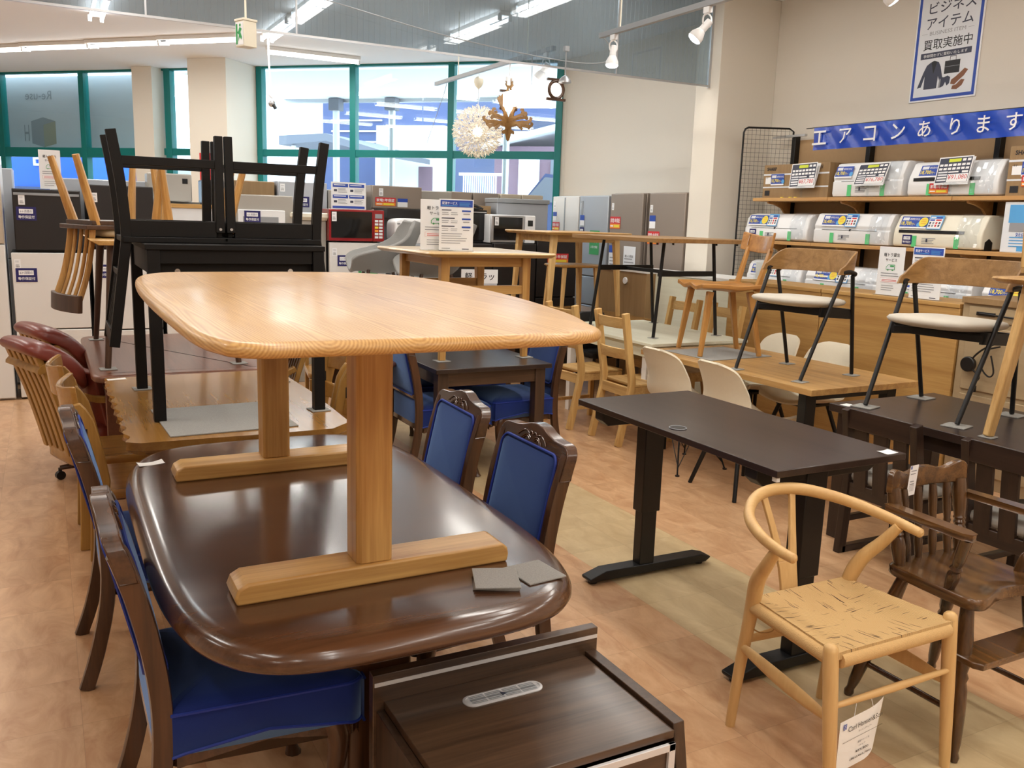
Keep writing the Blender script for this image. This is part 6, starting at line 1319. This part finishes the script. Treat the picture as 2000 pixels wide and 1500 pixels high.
mb = MB(); f = Face(mb, (-.27, -.002, 1.52), FU, FV, .001); f.rect(0, 0, .1, .13, WHITE); f.rect(0, .07, .1, .06, BLUE, 2); mb.build('blue_sticker', PR, d_)
# wind chime of small hardware hung from the ceiling
t = thing('exit_sign', 'cream emergency exit lamp with green running figure hanging from the ceiling', 'exit sign', (1.30, 6.45, 2.66), 22)
MB().bx(-.05, .05, -.05, .05, 0, .165).build('housing', 'cream_plastic', t, .003); MB().bx(-.055, .055, -.055, .055, .165, .18).build('cap', 'cream_plastic', t, .002); MB().cyl((0, 0, .18), (0, 0, CZ - 2.66), .007).build('rod', 'cream_plastic', t)
mb = MB(); f = Face(mb, (-.051, .045, .01), (0, -1, 0), (0, 0, 1), .001); f.rect(0, 0, .09, .145, WHITE); f.poly([(.03, .02), (.05, .05), (.07, .03), (.075, .05), (.06, .08), (.075, .1), (.05, .115), (.035, .09), (.02, .08), (.04, .065)], GRN, 2); f.disc(.055, .125, .01, GRN, 2); f.rect(.005, .005, .02, .13, GRN, 2); mb.build('pictogram', PR, t)
t = thing('security_camera', 'small white camera on a bent arm below the ceiling by the far window', 'camera', (2.47, 11.0, 2.83)); MB().tube(cr([(0, 0, .82), (0, 0, .5), (.015, 0, .2), (.0, 0, .1), (.04, 0, .06)], 5), .012, 8).build('arm', 'white_plastic', t); MB().ball((.03, 0, .0), .045, 12).build('dome', 'steel', t); MB().cyl((.04, -.03, -.02), (.06, -.05, -.06), .02).build('lens', 'dark_void', t)
t = thing('smoke_detector', 'white round smoke detector on the ceiling left of the twin tube row', 'smoke detector', (3.5, 9.5, CZ)); MB().cyl((0, 0, -.05), (0, 0, 0), .05, .065, 20).build('body', 'white_plastic', t, .004)

# ================================================================ lighting track, spots and hanging lamps
t = thing('light_track', 'grey ceiling lighting track hanging on rods, carrying lamps, nearer length', 'lighting track', (3.97, 5.45, 3.0), 0, 'lighting tracks in line'); MB().bx(-.018, .018, -2.6, .72, -.014, .024).build('rail', 'grey_plastic', t, .002); MB().cyl((0, .45, .02), (0, .45, CZ - 3), .006).build('rod', 'cream_plastic', t); MB().cyl((0, -1.3, .02), (0, -1.3, CZ - 3), .006).build('rod', 'cream_plastic', t)
t = thing('light_track', 'grey ceiling lighting track carrying the ball lamp and antler lamp, farther length', 'lighting track', (3.93, 7.9, 3.0), 0, 'lighting tracks in line'); MB().bx(-.018, .018, -1.08, 1.5, -.014, .024).build('rail', 'grey_plastic', t, .002)
for y in (-.6, .9): MB().cyl((0, y, .02), (0, y, CZ - 3), .006).build('rod', 'cream_plastic', t)
def spot(loc, aim, label, lit='bulb_cool', watts=12):
    t = thing('spot_light', label, 'spotlight', loc, 0, 'white spotlights on the track'); a = V(aim).normalized()
    MB().bx(-.016, .016, -.03, .03, -.04, 0).build('adapter', 'white_plastic', t, .003); p = V((0, 0, -.11))
    MB().tube(cr([(0, 0, -.04), (.03, 0, -.06), (.035, 0, -.1), (.02, 0, -.125)], 4), .006, 6).tube(cr([(0, 0, -.04), (-.03, 0, -.06), (-.035, 0, -.1), (-.02, 0, -.125)], 4), .006, 6).build('yoke', 'white_plastic', t)
    MB().cyl(p - a * .03, p + a * .05, .024, .026).build('holder', 'white_plastic', t, .004); MB().tube([p + a * .05, p + a * .09, p + a * .12], [.028, .048, .05], n=16).build('reflector', 'white_plastic', t)
    MB().tube([p + a * .115, p + a * .128, p + a * .136], [.048, .042, .02], n=16).build('bulb_face', lit, t)
    ld = bpy.data.lights.new('spot_glow', 'SPOT'); ld.energy = watts; ld.spot_size = math.radians(95); ld.spot_blend = .6; ld.shadow_soft_size = .05; ld.color = (1, .95, .88)
    lo = bpy.data.objects.new('spot_glow', ld); C.objects.link(lo); lo.parent = t; lo.location = p + a * .15; lo.rotation_euler = a.to_track_quat('-Z', 'Y').to_euler()
spot((3.97, 5.98, 2.985), (-.12, -.1, -1), 'white spotlight at the far end of the nearer track, pointing down')
spot((3.97, 4.88, 2.985), (-.5, .3, -.7), 'brightly lit white spotlight before the right pillar', 'bulb_cool', 20)
spot((3.97, 3.5, 2.96), (.75, -.3, -.6), 'lit white spotlight at the top edge left of the poster', 'bulb_cool', 20)
spot((3.93, 6.95, 2.985), (-.2, .4, -.6), 'glaring white spotlight at the near end of the farther track', 'bulb_cool', 16)
t = thing('pendant_lamp', 'white ball pendant lamp of paper blossoms hanging from the track', 'pendant lamp', (3.93, 8.3, 2.42))
MB().cyl((0, 0, .24), (0, 0, .57), .003).build('cord', 'white_plastic', t); MB().lathe([(.004, .0), (.035, .03), (.05, .07), (.045, .1), (.02, .12)], (0, 0, .41)).build('canopy', 'cream_plastic', t); MB().ball((0, 0, 0), .05, 14).build('bulb', 'bulb_warm', t)
pm('petal', lin(244, 238, 226), .7); random.seed(3); mb = MB(); ra = MB(); ga = PI * (3 - math.sqrt(5))
for i in range(120):
    z = 1 - 2 * (i + .5) / 120; rr = math.sqrt(1 - z * z); d = V((rr * math.cos(ga * i), rr * math.sin(ga * i), z)); c = d * .2; ra.tube([d * .06, c], .0018, 4)
    u = d.orthogonal().normalized(); q = d.cross(u)
    for k in range(11):
        a = 2 * PI * k / 11 + random.random(); e = (u * math.cos(a) + q * math.sin(a)) * (.052 + .016 * random.random()) + d * (.03 + .03 * random.random()); s_ = d.cross(e).normalized() * .0042
        mb.add([c - s_ * .4, c + s_ * .4, c + e + s_, c + e - s_], [(0, 1, 2, 3)])
b_ = mb.build('blossoms', 'petal', t); b_['kind'] = 'stuff'; b2_ = ra.build('stems', 'petal', t); b2_['kind'] = 'stuff'
ld = bpy.data.lights.new('lamp_glow', 'POINT'); ld.energy = 6; ld.color = (1, .85, .62); ld.shadow_soft_size = .05; lo = bpy.data.objects.new('lamp_glow', ld); C.objects.link(lo); lo.parent = t
pm('shade_glow', (1, .97, .92, 1), .6, emit=1.6)
# antler-shaped ply lamp
t = thing('pendant_lamp', 'brown flat-cut wooden chandelier with curled arms and bare bulb hanging from the track', 'pendant lamp', (3.93, 7.63, 2.5), 0)
MB().cyl((0, 0, .28), (0, 0, .49), .006).build('cord', 'white_plastic', t); MB().bx(-.035, .03, -.02, .02, .29, .37).build('hook_block', 'white_plastic', t, .006)
lobe = [(.0, -.26), (.015, -.24), (.03, -.17), (.06, -.175), (.065, -.15), (.03, -.13), (.03, -.1), (.09, -.075), (.12, -.10), (.14, -.12), (.15, -.10), (.14, -.08), (.2, -.085), (.215, -.1), (.225, -.08), (.25, -.06), (.26, -.03), (.245, -.01), (.225, -.02), (.235, -.035), (.205, -.05), (.15, -.04), (.09, -.045), (.05, -.03), (.12, .0), (.17, .015), (.19, .0), (.205, .02), (.195, .05), (.17, .055), (.16, .09), (.135, .095), (.125, .07), (.145, .06), (.15, .04), (.1, .025), (.05, .01), (.055, .06), (.09, .12), (.11, .18), (.125, .19), (.11, .2), (.118, .215), (.1, .215), (.1, .235), (.085, .225), (.06, .26), (.03, .29), (.02, .33), (.045, .37), (.03, .37), (.04, .40), (.02, .39), (.018, .43), (0, .40), (0, .34), (.012, .30), (.045, .23), (.06, .16), (.045, .10), (.015, .04), (0, .0)]
import mathutils
def cut(o, ang, parent):
    tri = mathutils.geometry.tessellate_polygon([[V((x, z, 0)) for x, z in o]]); n = len(o); R = Matrix.Rotation(ang, 4, 'Z'); mb = MB()
    vs = [R @ V((x, s * .0035, z - .0)) for s in (-1, 1) for x, z in o]
    fs = [tuple(q) for q in tri] + [tuple(n + i for i in q[::-1]) for q in tri] + [(i, (i + 1) % n, n + (i + 1) % n, n + i) for i in range(n)]
    return mb.add(vs, fs).build('cut_panel', 'bentoak', parent, sharp=30)
for ang in (0, 90, 180, 270): cut([(x * 1.25, z * .82) for x, z in lobe], math.radians(ang + 15), t)
MB().ball((0, 0, .10), .045, 14).build('bulb', 'bulb_warm', t); MB().cyl((0, 0, .14), (0, 0, .2), .018).build('socket', 'white_plastic', t)
ld = bpy.data.lights.new('lamp_glow', 'POINT'); ld.energy = 5; ld.color = (1, .85, .62); ld.shadow_soft_size = .05; lo = bpy.data.objects.new('lamp_glow', ld); C.objects.link(lo); lo.parent = t; lo.location = (0, 0, .10)
tag(MB().tube([(3.93, 9.1, 2.98), (3.93, 9.15, 2.9), (3.75, 9.2, 2.35)], .003, 6).build('hanging_cord', 'grey_plastic'), 'thin grey cord hanging from the far end of the track left of the ball lamp', 'cord')
t = thing('pendant_lamp', 'white glowing box lamp with brown oval-cut end frames, right of the wooden chandelier', 'pendant lamp', (3.93, 7.2, 2.66))
MB().bx(-.075, .075, -.42, .42, -.065, .065).build('shade_body', 'shade_glow', t, .006); MB().cyl((0, 0, .065), (0, 0, .33), .004).build('cord', 'grey_plastic', t)
for y in (-.44, .44): MB().tube([(.07 * math.cos(a * PI / 10), y, .07 * math.sin(a * PI / 10)) for a in range(20)], .014, 8, closed=True).bx(-.09, .09, y - .012, y + .012, .07, .09).bx(-.09, .09, y - .012, y + .012, -.09, -.07).build('end_frame', 'brown_leg', t)
t = thing('pendant_lamp', 'small grey metal pendant shade on a thin rod, right of the antler lamp', 'pendant lamp', (3.93, 6.62, 2.7)); MB().cyl((0, 0, .06), (0, 0, .29), .005).bx(-.02, .02, -.02, .02, .25, .29).build('rod', 'grey_plastic', t); MB().lathe([(.055, 0), (.05, .02), (.03, .045), (.008, .06)], (0, 0, 0)).build('shade', 'steel', t)  # not a separate lamp: stands for the rod and cap of the box lamp
